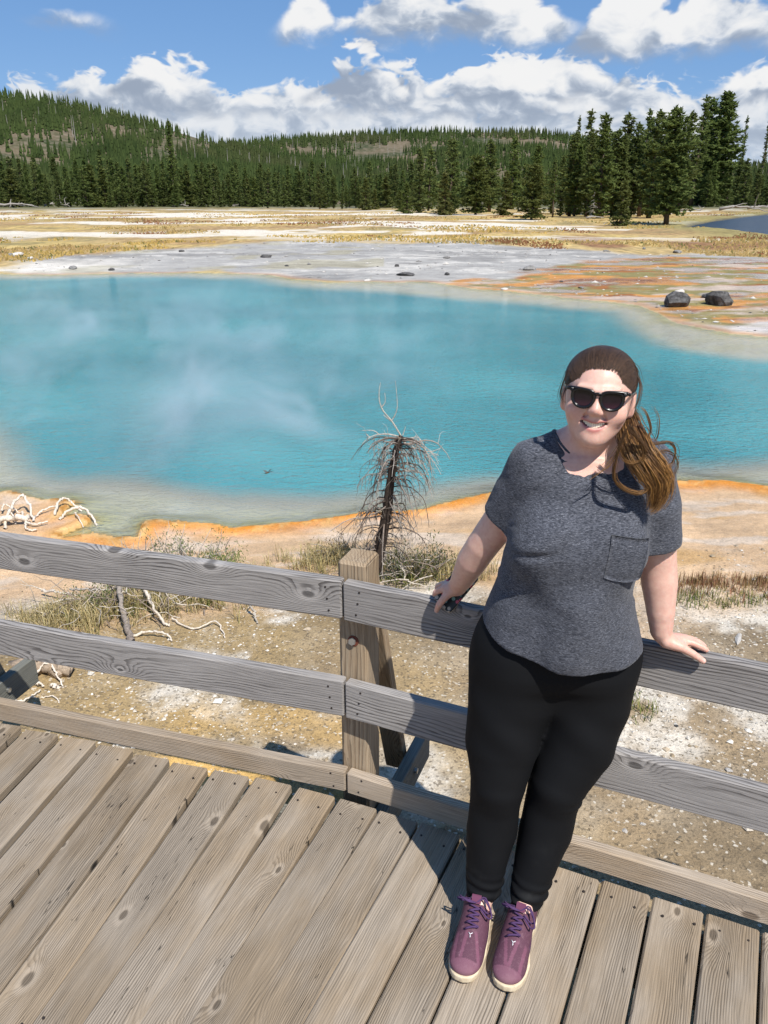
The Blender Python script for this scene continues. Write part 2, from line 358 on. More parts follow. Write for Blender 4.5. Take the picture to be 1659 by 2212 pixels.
def build_ground():
    ang_f = np.radians(np.linspace(-29, 29, 560)); ang_b = np.radians(np.linspace(29, 331, 92))[1:-1]
    ang = np.concatenate([ang_f, ang_b]); na = len(ang)
    r = np.concatenate([np.geomspace(0.4, 2.0, 8)[:-1], np.geomspace(2.0, 40, 400)[:-1], np.geomspace(40, 400, 120)[:-1], np.geomspace(400, 9300, 24)])
    A, Rr = np.meshgrid(ang, r); X = (np.sin(A)*Rr).ravel(); Y = (np.cos(A)*Rr).ravel()
    sd = shore_sd(X, Y); rv = poly_sd(X, Y, RIVER); Z = land(X, Y, sd, rv); dist = np.hypot(X, Y)
    Z = np.where(dist > 1500, Z-(dist-1500)*0.002, Z)
    V = np.stack([X, Y, Z], -1)
    i = np.arange(len(r)-1)[:, None]*na; j = np.arange(na)[None]; j2 = (j+1) % na
    Q = np.stack([i+j, i+na+j, i+na+j2, i+j2], -1).reshape(-1, 4)
    me = np_mesh('ground', V, Q, True)
    # natural colours of the ground, zone by zone
    d = np.maximum(-sd, 0); near = 1-sstep(7, 14, Y+np.abs(X)*0.12)
    n1 = fbm(X*1.3, Y*1.3, 4, 31); n2 = fbm(X*4, Y*4, 4, 32); n3 = fbm(X*0.5, Y*0.5, 3, 33); n4 = fbm(X*12, Y*12, 3, 34)
    c = np.tile(np.array([0.29, 0.212, 0.125]), (len(X), 1))                  # brown grit
    c = mixc(c, (0.35, 0.275, 0.185), sstep(0.4, 0.7, n2)); c = mixc(c, (0.22, 0.165, 0.10), sstep(0.52, 0.7, n1)*0.7)
    c = mixc(c, (0.36, 0.25, 0.10), sstep(0.5, 0.68, n3)*0.5)
    white = sstep(0.62, 0.70, fbm(X*1.1+3, Y*1.1+9, 4, 41)+0.10*(n4-0.5)+0.06*sstep(1.5, 3, X)+0.06*sstep(-1.6, -2.4, X))*near
    def patch(cx, cy, rx, ry, k=1.0): return k*sstep(1.25, 0.55, np.hypot((X-cx)/rx, (Y-cy)/ry)+(n2-0.5)*1.4)
    for a in ((-2.05, 5.0, 0.6, 0.35), (-0.35, 5.05, 0.5, 0.2), (0.95, 3.9, 0.28, 0.45), (1.9, 4.7, 0.9, 0.35), (1.25, 3.2, 0.25, 0.2), (0.12, 2.95, 0.25, 0.3), (-0.32, 3.02, 0.16, 0.16), (-2.6, 4.4, .5, .3), (0.5, 4.9, .4, .2)): white = np.maximum(white, patch(*a))
    c = mixc(c, (0.58, 0.52, 0.43), white*(0.55+0.45*sstep(0.35, 0.6, n4)))
    gold = np.maximum(patch(-0.75, 3.02, 0.42, 0.13), patch(-0.5, 3.35, 0.5, 0.18, 0.5))
    c = mixc(c, (0.60, 0.38, 0.13), gold*near); c = mixc(c, (0.38, 0.23, 0.07), patch(-0.25, 2.85, 0.3, 0.2)*0.8)
    peach = sstep(2.0, 1.35, d*(1-.42*sstep(.3, 1.6, X))+(n1-0.5)*0.9)*near
    c = mixc(c, (0.56, 0.38, 0.225), peach)
    c = mixc(c, (0.46, 0.28, 0.115), peach*sstep(0.5, 0.66, fbm(X*1.0, Y*2.6, 4, 44))*sstep(-0.5, 1.5, X)*0.9)
    c = mixc(c, (0.60, 0.50, 0.40), peach*sstep(0.55, 0.7, fbm(X*2.1+4, Y*5, 3, 45))*0.7)
    rim = np.exp(-(np.maximum(d-0.02, 0)/(0.10+0.22*n1*(1+0.5*(X > 1)))) **2)*near*sstep(-3.4, -1.2, X+n3)
    c = mixc(c, (0.60, 0.225, 0.022), rim*(0.75+0.5*n2)); c = mixc(c, (0.68, 0.43, 0.16), rim*sstep(0.55, 0.7, n4)*0.6)
    rimL = np.exp(-((d-0.03)/0.06)**2)*near*sstep(-1.2, -2.0, X); c = mixc(c, (0.70, 0.46, 0.20), rimL*0.8); c = mixc(c, (0.40, 0.18, 0.03), rimL*sstep(.5, .6, n4))
    # pool bed: grey sinter, olive towards the edge, orange at the very rim
    inn = np.maximum(sd, 0); bed = np.tile(np.array([0.60, 0.575, 0.51]), (len(X), 1))
    bed = mixc(bed, (0.50, 0.46, 0.25), sstep(0.5, 0.68, fbm(X*1.6+8, Y*2.6, 4, 51))*sstep(2.5, 0.4, inn/np.clip(dist*0.1, .5, 3)))
    bed = mixc(bed, (0.46, 0.40, 0.19), sstep(0.32, 0.0, inn/np.clip(dist*0.14, .5, 3))*0.75)
    bed = mixc(bed, (0.50, 0.25, 0.05), sstep(0.10, 0.0, inn)*near*0.8); bed = mixc(bed, (0.30, 0.29, 0.25), sstep(0.55, 0.72, n2)*0.35)
    bed = mixc(bed, (0.34, 0.27, 0.08), sstep(.35, .1, np.hypot((X+2.15)/.9, (Y-6.55)/.25))*0.8)
    far = 1-near
    # far bank
    g = np.tile(np.array([0.36, 0.345, 0.32]), (len(X), 1))
    g = mixc(g, (0.27, 0.258, 0.24), sstep(0.45, 0.65, fbm(X*0.30, Y*0.5, 5, 61, .6))); g = mixc(g, (0.56, 0.53, 0.48), sstep(0.55, 0.66, fbm(X*0.5, Y*0.8, 5, 62, .6))*0.7)
    g = mixc(g, (0.68, 0.63, 0.55), sstep(-8, -12, X+4*(n3-.5))*sstep(7, 2, d)*0.85); g = mixc(g, (0.36, 0.32, 0.19), sstep(.55, .7, fbm(X*.5+9, Y*.5, 3, 63))*.5*(X < 0))
    g = mixc(g, (0.42, 0.24, 0.13), np.exp(-(d/0.5)**2)*0.75)
    ro = poly_sd(X+(fbm(X*.7, Y*.7, 3, 64)-.5)*1.6, Y+(fbm(X*.7, Y*.7+50, 3, 65)-.5)*3, RUNOFF); k = sstep(-0.3, 0.5, ro)
    rc = np.tile(np.array([0.43, 0.355, 0.28]), (len(X), 1)); st = fbm(X*0.40+Y*0.12, Y*0.75, 5, 66, 0.6)
    rc = mixc(rc, (0.24, 0.20, 0.075), sstep(0.44, 0.54, st)); rc = mixc(rc, (0.50, 0.235, 0.065), sstep(0.525, 0.60, fbm(X*.45+40, Y*.9, 5, 67, .6))); rc = mixc(rc, (0.30, 0.12, 0.035), sstep(0.57, 0.66, fbm(X*.6+80, Y*1.2, 5, 68, .6)))
    rc = mixc(rc, (0.50, 0.40, 0.33), sstep(0.52, 0.63, fbm(X*.35+13, Y*.6, 5, 69, .6))*0.9)
    rc = mixc(rc, (0.66, 0.60, 0.55), sstep(6.6, 8.2, X+(n3-.5)*4)*sstep(19.5, 17.5, Y+(n1-.5)*3)*0.8)
    rc = mixc(rc, (0.50, 0.25, 0.07), np.exp(-(d/0.35)**2)*.8)
    wet = k*sstep(0.62, 0.45, st)*sstep(0.2, .6, d)
    g = g*(1-k[:, None])+rc*k[:, None]
    gr = poly_sd(X+(fbm(X*.3, Y*.3, 4, 70)-.5)*3.0, Y+(fbm(X*.25, Y*.25+9, 4, 71)-.5)*9, GREY); mead = sstep(0.6, -0.8, gr)*far
    mc = np.tile(np.array([0.43, 0.31, 0.135]), (len(X), 1)); s4 = 1+dist/60
    mc = mixc(mc, (0.34, 0.22, 0.10), sstep(0.45, 0.60, fbm(X*.16, Y*.20, 5, 72, .6))); mc = mixc(mc, (0.48, 0.35, 0.13), sstep(0.52, 0.64, fbm(X*.08+5, Y*.12, 4, 73, .6))); mc = mixc(mc, (0.20, 0.17, 0.075), sstep(0.56, 0.70, fbm(X*.2+15, Y*.26, 5, 74, .6))*.7)
    mc = mixc(mc, (0.20, 0.085, 0.045), sstep(0.60, 0.70, fbm(X*.16+22, Y*.1, 3, 75))*sstep(75, 50, Y)*.8)
    ws = sstep(0.565, 0.60, fbm(X*.07+33, Y*.11, 5, 76, .55)+0.04*(n3-.5)+0.03*sstep(0, -30, X)); mc = mixc(mc, (0.66, 0.60, 0.50), ws*sstep(48, 62, Y)*.95)
    mc = mixc(mc, (0.22, 0.20, 0.07), sstep(7, 2, -rv)*.7)
    wood = sstep(150, 260, dist); mc = mixc(mc, (0.10, 0.10, 0.04), wood)
    g = g*(1-mead[:, None])+mc*mead[:, None]
    c = c*near[:, None]+g*far[:, None]
    c = np.where((sd > 0)[:, None], bed, c); c = mixc(c, (0.10, 0.09, 0.06), sstep(0.0, 1.0, rv))
    ca = me.color_attributes.new('col', 'FLOAT_COLOR', 'POINT'); ca.data.foreach_set('color', np.concatenate([c, np.ones((len(c), 1))], 1).astype(np.float32).ravel())
    for nm, a in (('wet', wet*far), ('grit', near*(1-peach*0.75)*(sd < 0)), ('mead', mead*(1-ws))):
        at = me.attributes.new(nm, 'FLOAT', 'POINT'); at.data.foreach_set('value', a.astype(np.float32))
    def mat(t, b):
        P = t.new('ShaderNodeNewGeometry').outputs['Position']; base = t.attr('col', 'Color'); grit = t.attr('grit'); mead_ = t.attr('mead'); wet_ = t.attr('wet')
        f1 = t.noise(P, 95, 4, 0.65); f2 = t.noise(P, 16, 4, 0.6); v = t.vor(P, 85, 'F1', 'Color'); vx = t.sep(v)[0]
        k = t.math('ADD', t.lin(f1, 0.3, 0.7, 0.72, 1.22), t.math('MULTIPLY', t.math('SUBTRACT', f2, 0.5), 0.5))
        f3 = t.noise(t.vm('MULTIPLY', P, (.8, 1.3, 1)), 1.5, 6, 0.7); k = t.math('MULTIPLY', k, t.lin(f3, .3, .7, .72, 1.26)); c1 = t.mix(1.0, base, t.comb(k, k, k), 'MULTIPLY')
        c1 = t.mix(t.math('MULTIPLY', grit, t.smooth(vx, 0.93, 0.98, 0, .6)), c1, (0.66, 0.61, 0.52, 1))
        c1 = t.mix(t.math('MULTIPLY', grit, t.smooth(vx, 0.16, 0.06, 0, 0.65)), c1, (0.11, 0.085, 0.055, 1))
        mp = t.vm('MULTIPLY', P, (2.6, 0.7, 6)); g1 = t.noise(mp, 1.0, 5, 0.7)
        kk = t.lin(g1, 0.3, 0.7, 0.55, 1.4); c2 = t.mix(1.0, base, t.comb(kk, kk, kk), 'MULTIPLY')
        cc = t.mix(mead_, c1, c2); t.l.new(cc, b.inputs['Base Color'])
        t.put(b.inputs['Roughness'], t.lin(wet_, 0, 1, 0.92, 0.22)); b.inputs['Specular IOR Level'].default_value = 0.3
        h = t.math('ADD', t.math('MULTIPLY', f1, 0.5), t.math('ADD', t.math('MULTIPLY', f2, 1.2), t.math('MULTIPLY', vx, 0.35)))
        t.l.new(t.bump(h, 0.8, 0.012), b.inputs['Normal'])
    o = link('ground', me, material('mineral ground', mat)); o['kind'] = 'structure'
    # hot pool water
    W = np.array(SHORE); an = np.radians(np.linspace(-75, 75, 420)); rr = np.geomspace(4.0, 60, 330)
    A, Rr = np.meshgrid(an, rr); X = (np.sin(A)*Rr).ravel(); Y = (np.cos(A)*Rr).ravel(); sdv = poly_sd(X, Y, SHORE); n = len(an)
    i = np.arange(len(rr)-1)[:, None]*n; j = np.arange(n-1)[None]; Q = np.stack([i+j, i+j+1, i+n+j+1, i+n+j], -1).reshape(-1, 4)
    keep = (sdv[Q].max(1) > -np.clip(0.03*np.hypot(X, Y)[Q[:, 0]], 0.25, 1.2)); Q = Q[keep]
    us = np.unique(Q); mp_ = np.full(len(X), -1); mp_[us] = np.arange(len(us)); Q = mp_[Q]; X = X[us]; Y = Y[us]
    me = np_mesh('pool_water', np.stack([X, Y, np.full(len(X), WZ)], -1), Q, True); D = np.hypot(X, Y)
    ds = deep_sd(X, Y); w = np.clip(0.05*D, 0.25, 2.0); deep = sstep(-0.25, 1.25, ds/w)
    cov = sstep(-0.02, 0.35, shore_sd(X, Y)/np.clip(0.12*D, .4, 2))
    for nm, a in (('deep', deep), ('veil', cov)):
        at = me.attributes.new(nm, 'FLOAT', 'POINT'); at.data.foreach_set('value', a.astype(np.float32))
    m = bpy.data.materials.new('hot spring water'); m.use_nodes = True; m.node_tree.nodes.clear(); t = NT(m.node_tree)
    P = t.new('ShaderNodeNewGeometry').outputs['Position']; dp = t.attr('deep'); veil = t.attr('veil')
    wv = t.vm('MULTIPLY', P, (1.0, 1.7, 1)); w1 = t.noise(wv, 5.5, 3, 0.55, 0.6); w2 = t.noise(wv, 17, 2, 0.5, 0.4); w3 = t.noise(P, 0.22, 3, 0.5)
    hgt = t.math('ADD', w1, t.math('MULTIPLY', w2, 0.4)); nrm = t.bump(hgt, 0.8, 0.06)
    big = t.smooth(w3, 0.36, 0.66)
    milky = t.mix(big, (0.040, 0.200, 0.224, 1), (0.074, 0.278, 0.298, 1))
    df = t.new('ShaderNodeBsdfDiffuse'); t.l.new(milky, df.inputs[0]); t.l.new(nrm, df.inputs['Normal'])
    sh = t.new('ShaderNodeBsdfDiffuse'); t.put(sh.inputs[0], (0.54, 0.53, 0.43, 1))
    tr = t.new('ShaderNodeBsdfTransparent'); t.put(tr.inputs[0], (0.88, 0.93, 0.88, 1))
    ms0 = t.new('ShaderNodeMixShader'); t.put(ms0.inputs[0], t.math('MULTIPLY', veil, 0.45)); t.l.new(tr.outputs[0], ms0.inputs[1]); t.l.new(sh.outputs[0], ms0.inputs[2])
    ms = t.new('ShaderNodeMixShader'); t.put(ms.inputs[0], dp); t.l.new(ms0.outputs[0], ms.inputs[1]); t.l.new(df.outputs[0], ms.inputs[2])
    gl = t.new('ShaderNodeBsdfGlossy'); t.put(gl.inputs['Roughness'], 0.06); t.l.new(nrm, gl.inputs['Normal']); t.put(gl.inputs[0], (1, 1, 1, 1))
    fr = t.new('ShaderNodeFresnel'); t.put(fr.inputs[0], 1.33); t.l.new(nrm, fr.inputs['Normal'])
    m2 = t.new('ShaderNodeMixShader'); t.l.new(t.math('MULTIPLY', fr.outputs[0], 0.85), m2.inputs[0]); t.l.new(ms.outputs[0], m2.inputs[1]); t.l.new(gl.outputs[0], m2.inputs[2])
    out = t.new('ShaderNodeOutputMaterial'); t.l.new(m2.outputs[0], out.inputs[0])
    o = link('pool_water', me, m); o['kind'] = 'structure'
    # river on the right
    rp = RIVER; me = bpy.data.meshes.new('river'); c0 = rp.mean(0); me.from_pydata([(x+(x-c0[0])*.05, y+(y-c0[1])*.05, -0.83) for x, y in rp], [], [tuple(range(len(rp)))]); me.update()
    def rmat(t, b):
        P = t.new('ShaderNodeNewGeometry').outputs['Position']; n = t.noise(t.vm('MULTIPLY', P, (1, 0.6, 1)), 1.1, 4, 0.6, 0.5)
        t.l.new(t.bump(n, 0.9, 0.25), b.inputs['Normal'])
    o = link('river', me, material('river water', rmat, (0.012, 0.018, 0.024), 0.30, 0.35)); o['kind'] = 'structure'

def hillmesh(name, ridge, d0, d1, seed, colr):
    """ridge: list of (azimuth deg, elevation deg) of the skyline; the hill rises from distance d0 to its ridge at d1 and falls behind"""
    az = np.linspace(-75, 75, 300); rz = np.interp(az, [a for a, e in ridge], [e for a, e in ridge]); ds = np.concatenate([np.linspace(d0, d1, 60), np.linspace(d1, d1*1.5, 12)[1:]])
    A, D = np.meshgrid(az, ds); top = np.tan(np.radians(rz))[None]*d1+CAM_H
    t = np.where(D <= d1, (D-d0)/(d1-d0), 1-(D-d1)/(d1*.5)); prof = np.clip(t, 0, 1)**1.15
    H = -0.8+(top+0.8)*prof
    X = np.sin(np.radians(A))*D; Y = np.cos(np.radians(A))*D
    H = H+(fbm(X/90, Y/90, 4, seed)-.5)*16*np.sin(np.pi*np.clip(t, 0, 1))
    na = len(az); i = np.arange(len(ds)-1)[:, None]*na; j = np.arange(na-1)[None]
    Q = np.stack([i+j, i+na+j, i+na+j+1, i+j+1], -1).reshape(-1, 4)
    me = np_mesh(name, np.stack([X, Y, H], -1).reshape(-1, 3), Q[:, ::-1], True)
    o = link(name, me, colr); o['kind'] = 'structure'
    return (az, ds, X, Y, H)
def hill_mat(t, b):
    P = t.new('ShaderNodeNewGeometry').outputs['Position']; n = t.noise(P, 0.02, 5, 0.6); n2 = t.noise(P, 0.3, 4, 0.6)
    c = t.ramp(n, [(0.42, (0.035, 0.05, 0.018)), (0.56, (0.13, 0.105, 0.065))]); c = t.mix(t.smooth(n2, .4, .7, 0, .7), c, (0.21, 0.17, 0.125, 1)); t.l.new(c, b.inputs['Base Color'])
build_ground()
HM = material('wooded slope soil', hill_mat, rough=0.95, spec=0.1)
HILL_L = hillmesh('hill', [(-75, 4.4), (-40, 5.0), (-23.5, 5.45), (-20.5, 5.3), (-17, 4.65), (-13.5, 3.9), (-10, 2.95), (-7, 2.2), (-2, 1.4), (8, 0.4), (75, 0.2)], 320, 640, 5, HM)
HILL_M = hillmesh('hill', [(-75, 1), (-22, 2.2), (-16, 2.7), (-11.5, 2.75), (-9.5, 3.0), (-6, 3.45), (0, 3.75), (6, 3.85), (10, 3.75), (13, 3.2), (17, 2.2), (22, 1.6), (30, 1.5), (75, 1.2)], 480, 900, 9, HM)

# ------------------------------------------------------------------ forest
def leaf_mat(name, c1, c2, c3):
    def f(t, b):
        r = t.rand(); P = t.new('ShaderNodeNewGeometry').outputs['Position']; n = t.noise(P, 1.1, 3, 0.6)
        c = t.mix(t.smooth(n, 0.35, 0.65), c1, c2); c = t.mix(t.math('MULTIPLY', r, 0.55), c, c3); t.l.new(c, b.inputs['Base Color'])
        tl = t.new('ShaderNodeBsdfTranslucent'); t.l.new(c, tl.inputs[0]); ms = t.new('ShaderNodeMixShader'); ms.inputs[0].default_value = 0.38
        out = [n for n in t.n if n.type == 'OUTPUT_MATERIAL'][0]
        t.l.new(b.outputs[0], ms.inputs[1]); t.l.new(tl.outputs[0], ms.inputs[2]); t.l.new(ms.outputs[0], out.inputs[0])
    return material(name, f, rough=0.75, spec=0.15)
NEEDLE = leaf_mat('pine needles', (0.105, 0.150, 0.040, 1), (0.170, 0.220, 0.060, 1), (0.155, 0.165, 0.062, 1))
NEEDLE_Y = leaf_mat('yellowish pine needles', (0.105, 0.135, 0.032, 1), (0.150, 0.180, 0.05, 1), (0.15, 0.135, 0.05, 1))
def bark_mat(t, b):
    n = t.noise(t.vm('MULTIPLY', t.tc(), (6, 6, 1.5)), 3, 4, .6); t.l.new(t.ramp(n, [(.3, (0.06, 0.045, 0.032)), (.7, (0.17, 0.13, 0.095))]), b.inputs['Base Color'])
BARK = material('pine bark', bark_mat, rough=.95, spec=.1)
def grey_mat(t, b):
    n = t.noise(t.vm('MULTIPLY', t.tc(), (5, 5, 1.2)), 4, 4, .6); t.l.new(t.ramp(n, [(.3, (0.20, 0.18, 0.16)), (.7, (0.42, 0.39, 0.35))]), b.inputs['Base Color'])
DEADWOOD = material('silver dead wood', grey_mat, rough=.9, spec=.15)

def conifer(h, w, zb, shape, nlev, nbr, seed, size, density=1.0, droop=0.15, gap=0.0):
    """crown of needle sprays on real branches, plus trunk; returns (crown mesh, trunk mesh)"""
    g = np.random.default_rng(seed); C = []; tb = MB()
    lean = g.normal(0, .012, 2)
    tb.tube([(lean[0]*z, lean[1]*z, z) for z in np.linspace(-.2, h*.98, 7)], np.linspace(h*.013+.03, .02, 7), 6)
    zs = zb+(h-zb)*(np.arange(nlev)+g.uniform(-.3, .3, nlev))/nlev
    for z in zs:
        t = np.clip((z-zb)/(h-zb), 0, 1)
        prof = {'cone': (1-t)**.85*(0.35+0.65*min(1, t*6+.35)), 'col': (1-t**2.6)**.8*(0.55+.45*min(1, t*3)), 'round': math.sin(math.pi*min(1, .16+t*.84))**.7, 'thin': (1-t)**.6*(.5+.5*g.random())}[shape]
        lump = 0.72+0.5*math.sin(z*1.7+seed)*math.sin(z*.9+seed*2)*.6
        for k in range(nbr):
            if g.random() < gap: continue
            L = w*prof*lump*g.uniform(.55, 1.15)+0.06*w
            a = g.uniform(0, 2*math.pi); up = g.uniform(-.05, .35)*(1-droop*2)-droop*.3+ .5*t
            d = np.array([math.cos(a), math.sin(a), up]); o = np.array([lean[0]*z, lean[1]*z, z])
            if L > .5: tb.tube([o, o+d*L*.5, o+d*L*.85+np.array([0, 0, -droop*L*.2])], [.018+.010*L, .012, .006], 3, False)
            nc = max(2, int(L/size*2.1*density))
            for s in (np.arange(nc)+g.uniform(.2, .9, nc))/nc:
                s = .12+.9*s; c = o+d*L*s+np.array([0, 0, -droop*L*s*s])+g.normal(0, size*.22, 3)
                for q in range(3):
                    u = d*.6+g.normal(0, .75, 3); u[2] += .25; u /= np.linalg.norm(u); v = np.cross(u, g.normal(0, 1, 3)); v /= np.linalg.norm(v)+1e-6
                    sz = size*g.uniform(.6, 1.25); C.append((c-u*sz*.35+v*sz*.30, c-u*sz*.35-v*sz*.30, c+u*sz*.75))
    for q in range(14):
        c = np.array([lean[0]*h, lean[1]*h, h-size*.9+size*.09*q]); u = np.array([0, 0, 1.])+g.normal(0, .4, 3); v = g.normal(0, 1, 3); v[2] = 0; v /= np.linalg.norm(v); C.append((c-v*size*.22, c+v*size*.22, c+u*size*.6))
    C = np.array(C); me = np_mesh('crown', C.reshape(-1, 3), np.arange(len(C)*3).reshape(-1, 3))
    return me, tb.mesh('trunk', True)
PROTO = {}
def proto(key, *a, mat=None, **k):
    cr, tr = conifer(*a, **k); cr.materials.append(mat or NEEDLE); tr.materials.append(BARK); PROTO[key] = (a[0], cr, tr)
proto('cone1', 12, 2.0, .3, 'cone', 34, 6, 1, .42); proto('cone2', 12, 1.7, .5, 'cone', 34, 6, 2, .40); proto('cone3', 12, 2.3, .6, 'cone', 30, 6, 3, .45, gap=.15)
proto('col1', 14, 1.55, .5, 'col', 44, 7, 4, .40); proto('col2', 14, 1.75, .9, 'col', 42, 7, 5, .42, gap=.1); proto('col3', 14, 1.25, 1.8, 'col', 36, 6, 6, .40, gap=.2)
proto('bush', 8, 2.1, .5, 'round', 30, 8, 7, .36, mat=NEEDLE_Y); proto('lone', 13, 2.4, 1.5, 'col', 48, 8, 8, .40); proto('thin1', 14, .75, 6.0, 'thin', 34, 4, 9, .34, gap=.25); proto('thin2', 14, .9, 4.0, 'thin', 34, 4, 10, .34, gap=.35)
proto('young', 5, 1.3, .1, 'cone', 22, 7, 11, .30, mat=NEEDLE_Y); proto('tallcone', 16, 1.9, .4, 'cone', 48, 6, 12, .42, droop=.3); proto('big', 15, 2.3, 2.0, 'col', 52, 9, 13, .44)

def pine(key, x, y, height, label, group, name='pine_tree', wide=1.0, rz=None):
    h0, cr, tr = PROTO[key]; s = height/h0
    e = thing(name, label, 'tree', (x, y, gz(x, y)-.05), (0, 0, random.uniform(0, 6.28) if rz is None else rz), group); e.scale = (s*wide*1.5, s*wide*1.5, s)
    link('trunk', tr, parent=e); link('crown', cr, parent=e)
    return e
def at_tree(xd, base, top):
    p = px(xd, base, -.58); q = pxd(xd, top, p[1]); return p[0], p[1], q[2]-p[2]
GR = 'pines of the grove beside the river'
right = [  # zoom x, top, base, kind, label
    (150, 640, 918, 'cone1', 'narrow dark spruce standing alone left of the grove, beside a wide pointed one'), (100, 790, 922, 'young', 'small light green young pine at the meadow edge, left of a dead reddish shrub'), (280, 600, 925, 'cone3', 'wide pointed dark spruce between the narrow spruce and the olive bushy pine'),
    (395, 668, 928, 'bush', 'rounded olive brown bushy pine at the meadow edge'), (455, 600, 915, 'col2', 'tall pine just behind the rounded olive bushy pine'), (548, 588, 905, 'cone2', 'dark pointed pine with bare twigs at its top, left of the two-stemmed pine'),
    (262, 745, 930, 'young', 'light green young pine at the foot of the wide pointed spruce'), (520, 740, 930, 'young', 'pale young pine between the olive bushy pine and the two-stemmed pine'), (636, 705, 950, 'bush', 'light green pine with two bare stems showing under its crown'), (655, 622, 905, 'col1', 'dark pine right behind the two-stemmed light green pine'),
    (728, 682, 940, 'thin2', 'slim airy pine right of the two-stemmed light green pine'), (800, 572, 935, 'col2', 'dark tall pine, leftmost of the dense river grove'), (812, 502, 900, 'thin1', 'thin pine with a small ragged top peeking above the left of the grove'), (872, 470, 925, 'col3', 'tall slender pine with sparse leaning top on the left of the grove'),
    (925, 492, 945, 'col1', 'broad dark pine second among the tallest of the grove'), (1030, 490, 930, 'col2', 'tall round-topped pine in the middle of the grove'), (985, 560, 940, 'col1', 'dark pine squeezed between two taller ones in mid grove'), (1020, 775, 972, 'young', 'low light green bushy pine in front of the grove'),
    (1100, 474, 935, 'col3', 'narrow pointed pine, left of a close pair in the grove'), (1142, 480, 945, 'col1', 'dark pine, right of a close pair in the grove'), (1218, 458, 970, 'lone', 'broad pine on a short bare trunk at the right front of the grove'), (1268, 482, 920, 'col2', 'pine half hidden behind the broad pine at the right front'),
    (1325, 418, 893, 'col3', 'tall sparse grey-green pine left of the tallest one by the river'), (1412, 395, 890, 'big', 'tallest thickest pine of all, standing by the river bend'), (1372, 425, 888, 'col1', 'dense dark pine merging with the tallest one by the river'), (1525, 502, 872, 'thin2', 'small-crowned thin pine between the dead trees by the river'), (1640, 462, 868, 'thin1', 'thin pine with a tuft of green on top at the right edge'), (1612, 505, 866, 'thin1', 'very thin ragged pine just left of the right edge')]
for zx, zt, zb_, key, lab in right:
    x, y, h = at_tree(829.5+.5*zx, .5*zb_, .5*zt); pine(key, x, y, h, lab, GR, wide={'thin1': .8, 'thin2': .8, 'col3': 1.0, 'big': 1.25, 'lone': 1.15, 'col1': 1.2, 'col2': 1.2}.get(key, 1.05), rz=zx*.7)
for k, (xd, base, top) in enumerate(((1290, 466, 330), (1330, 464, 300), (1370, 462, 290), (1405, 462, 300), (1225, 464, 330), (1190, 462, 345), (1250, 463, 300), (1310, 463, 285), (1350, 463, 310), (1425, 461, 275), (1385, 466, 262), (1275, 462, 290), (1240, 468, 310), (1300, 468, 275), (1335, 470, 290), (1360, 469, 265), (1400, 470, 270), (1210, 466, 335), (1265, 469, 285), (1445, 466, 280))):
    x, y, h = at_tree(xd, base, top); pine(('col1', 'col2', 'col1')[k % 3], x, y, h, 'dark pine deep inside the river grove, half hidden by the front row', 'pines deep inside the river grove')
x, y, h = at_tree(378, 447, 260); pine('tallcone', x, y, h, 'tallest pointed spruce rising above the left treeline', 'conifers of the far treeline', 'spruce_tree', wide=.8)
for xd, base, top, key, lab in ((226, 446, 322, 'cone1', 'dark pointed spruce left of the tallest one in the far treeline'), (968, 460, 300, 'cone1', 'tall dark spruce in the treeline, left of the rounded olive bushy pine'), (925, 455, 318, 'cone3', 'dark spruce with a blunt top in the middle of the treeline')):
    x, y, h = at_tree(xd, base, top); pine(key, x, y, h, lab, 'conifers of the far treeline')
ln = 'green conifer in the front row of the dense far treeline'; lb = 'conifer in the dense far treeline, seen above the front row'
g_ = np.random.default_rng(3)
def tree_label(where, xd, h):
    zone = 'at the far left' if xd < 90 else 'left of the dark spruce' if xd < 215 else 'between dark spruce and tallest spruce' if xd < 345 else 'beside the tallest spruce' if xd < 430 else 'right of the tallest spruce' if xd < 560 else 'left of the picture centre' if xd < 700 else 'near the picture centre' if xd < 830 else 'right of centre' if xd < 960 else 'left of the river grove'
    return ('low' if h < 10 else 'mid-height' if h < 13.5 else 'high')+' green conifer, '+where+', '+zone
for i in range(88):
    xd = -40+960*(i+g_.uniform(-.4, .4))/88; t_ = np.clip((xd-500)/450, 0, 1); base = 446.5+4*t_+g_.uniform(-1.2, 1.4)+(6*t_ if g_.random() < .3 else 0)
    top = base-g_.uniform(34, 90)-(12 if xd < 500 else 0); x, y, h = at_tree(xd, base, top)
    pine(('cone1', 'cone2', 'cone3', 'col2', 'young', 'col1')[g_.integers(6)], x, y, h, tree_label('front row of far treeline', xd, h), 'front row of the far treeline', wide=g_.uniform(.95, 1.35))
for i in range(95):
    xd = -50+1250*(i+g_.uniform(-.5, .5))/95; y = g_.uniform(250, 330); p = pxd(xd, 430, y); h = pxd(xd, g_.uniform(346, 386)-(10 if xd < 420 else 0), y)[2]+.6
    pine(('cone1', 'cone2', 'col1', 'col2', 'cone3')[g_.integers(5)], p[0], y, h, tree_label('upper rows of far treeline', xd, h), 'upper rows of the far treeline', wide=g_.uniform(.9, 1.3))
for i in range(14):
    xd = 1480+210*(i+g_.uniform(-.4, .4))/14; y = g_.uniform(230, 300); p = pxd(xd, 430, y); pine(('cone1', 'col1')[i % 2], p[0], y, g_.uniform(9, 14), 'far conifer low behind the river at the right edge', 'conifers behind the river', wide=1.3)

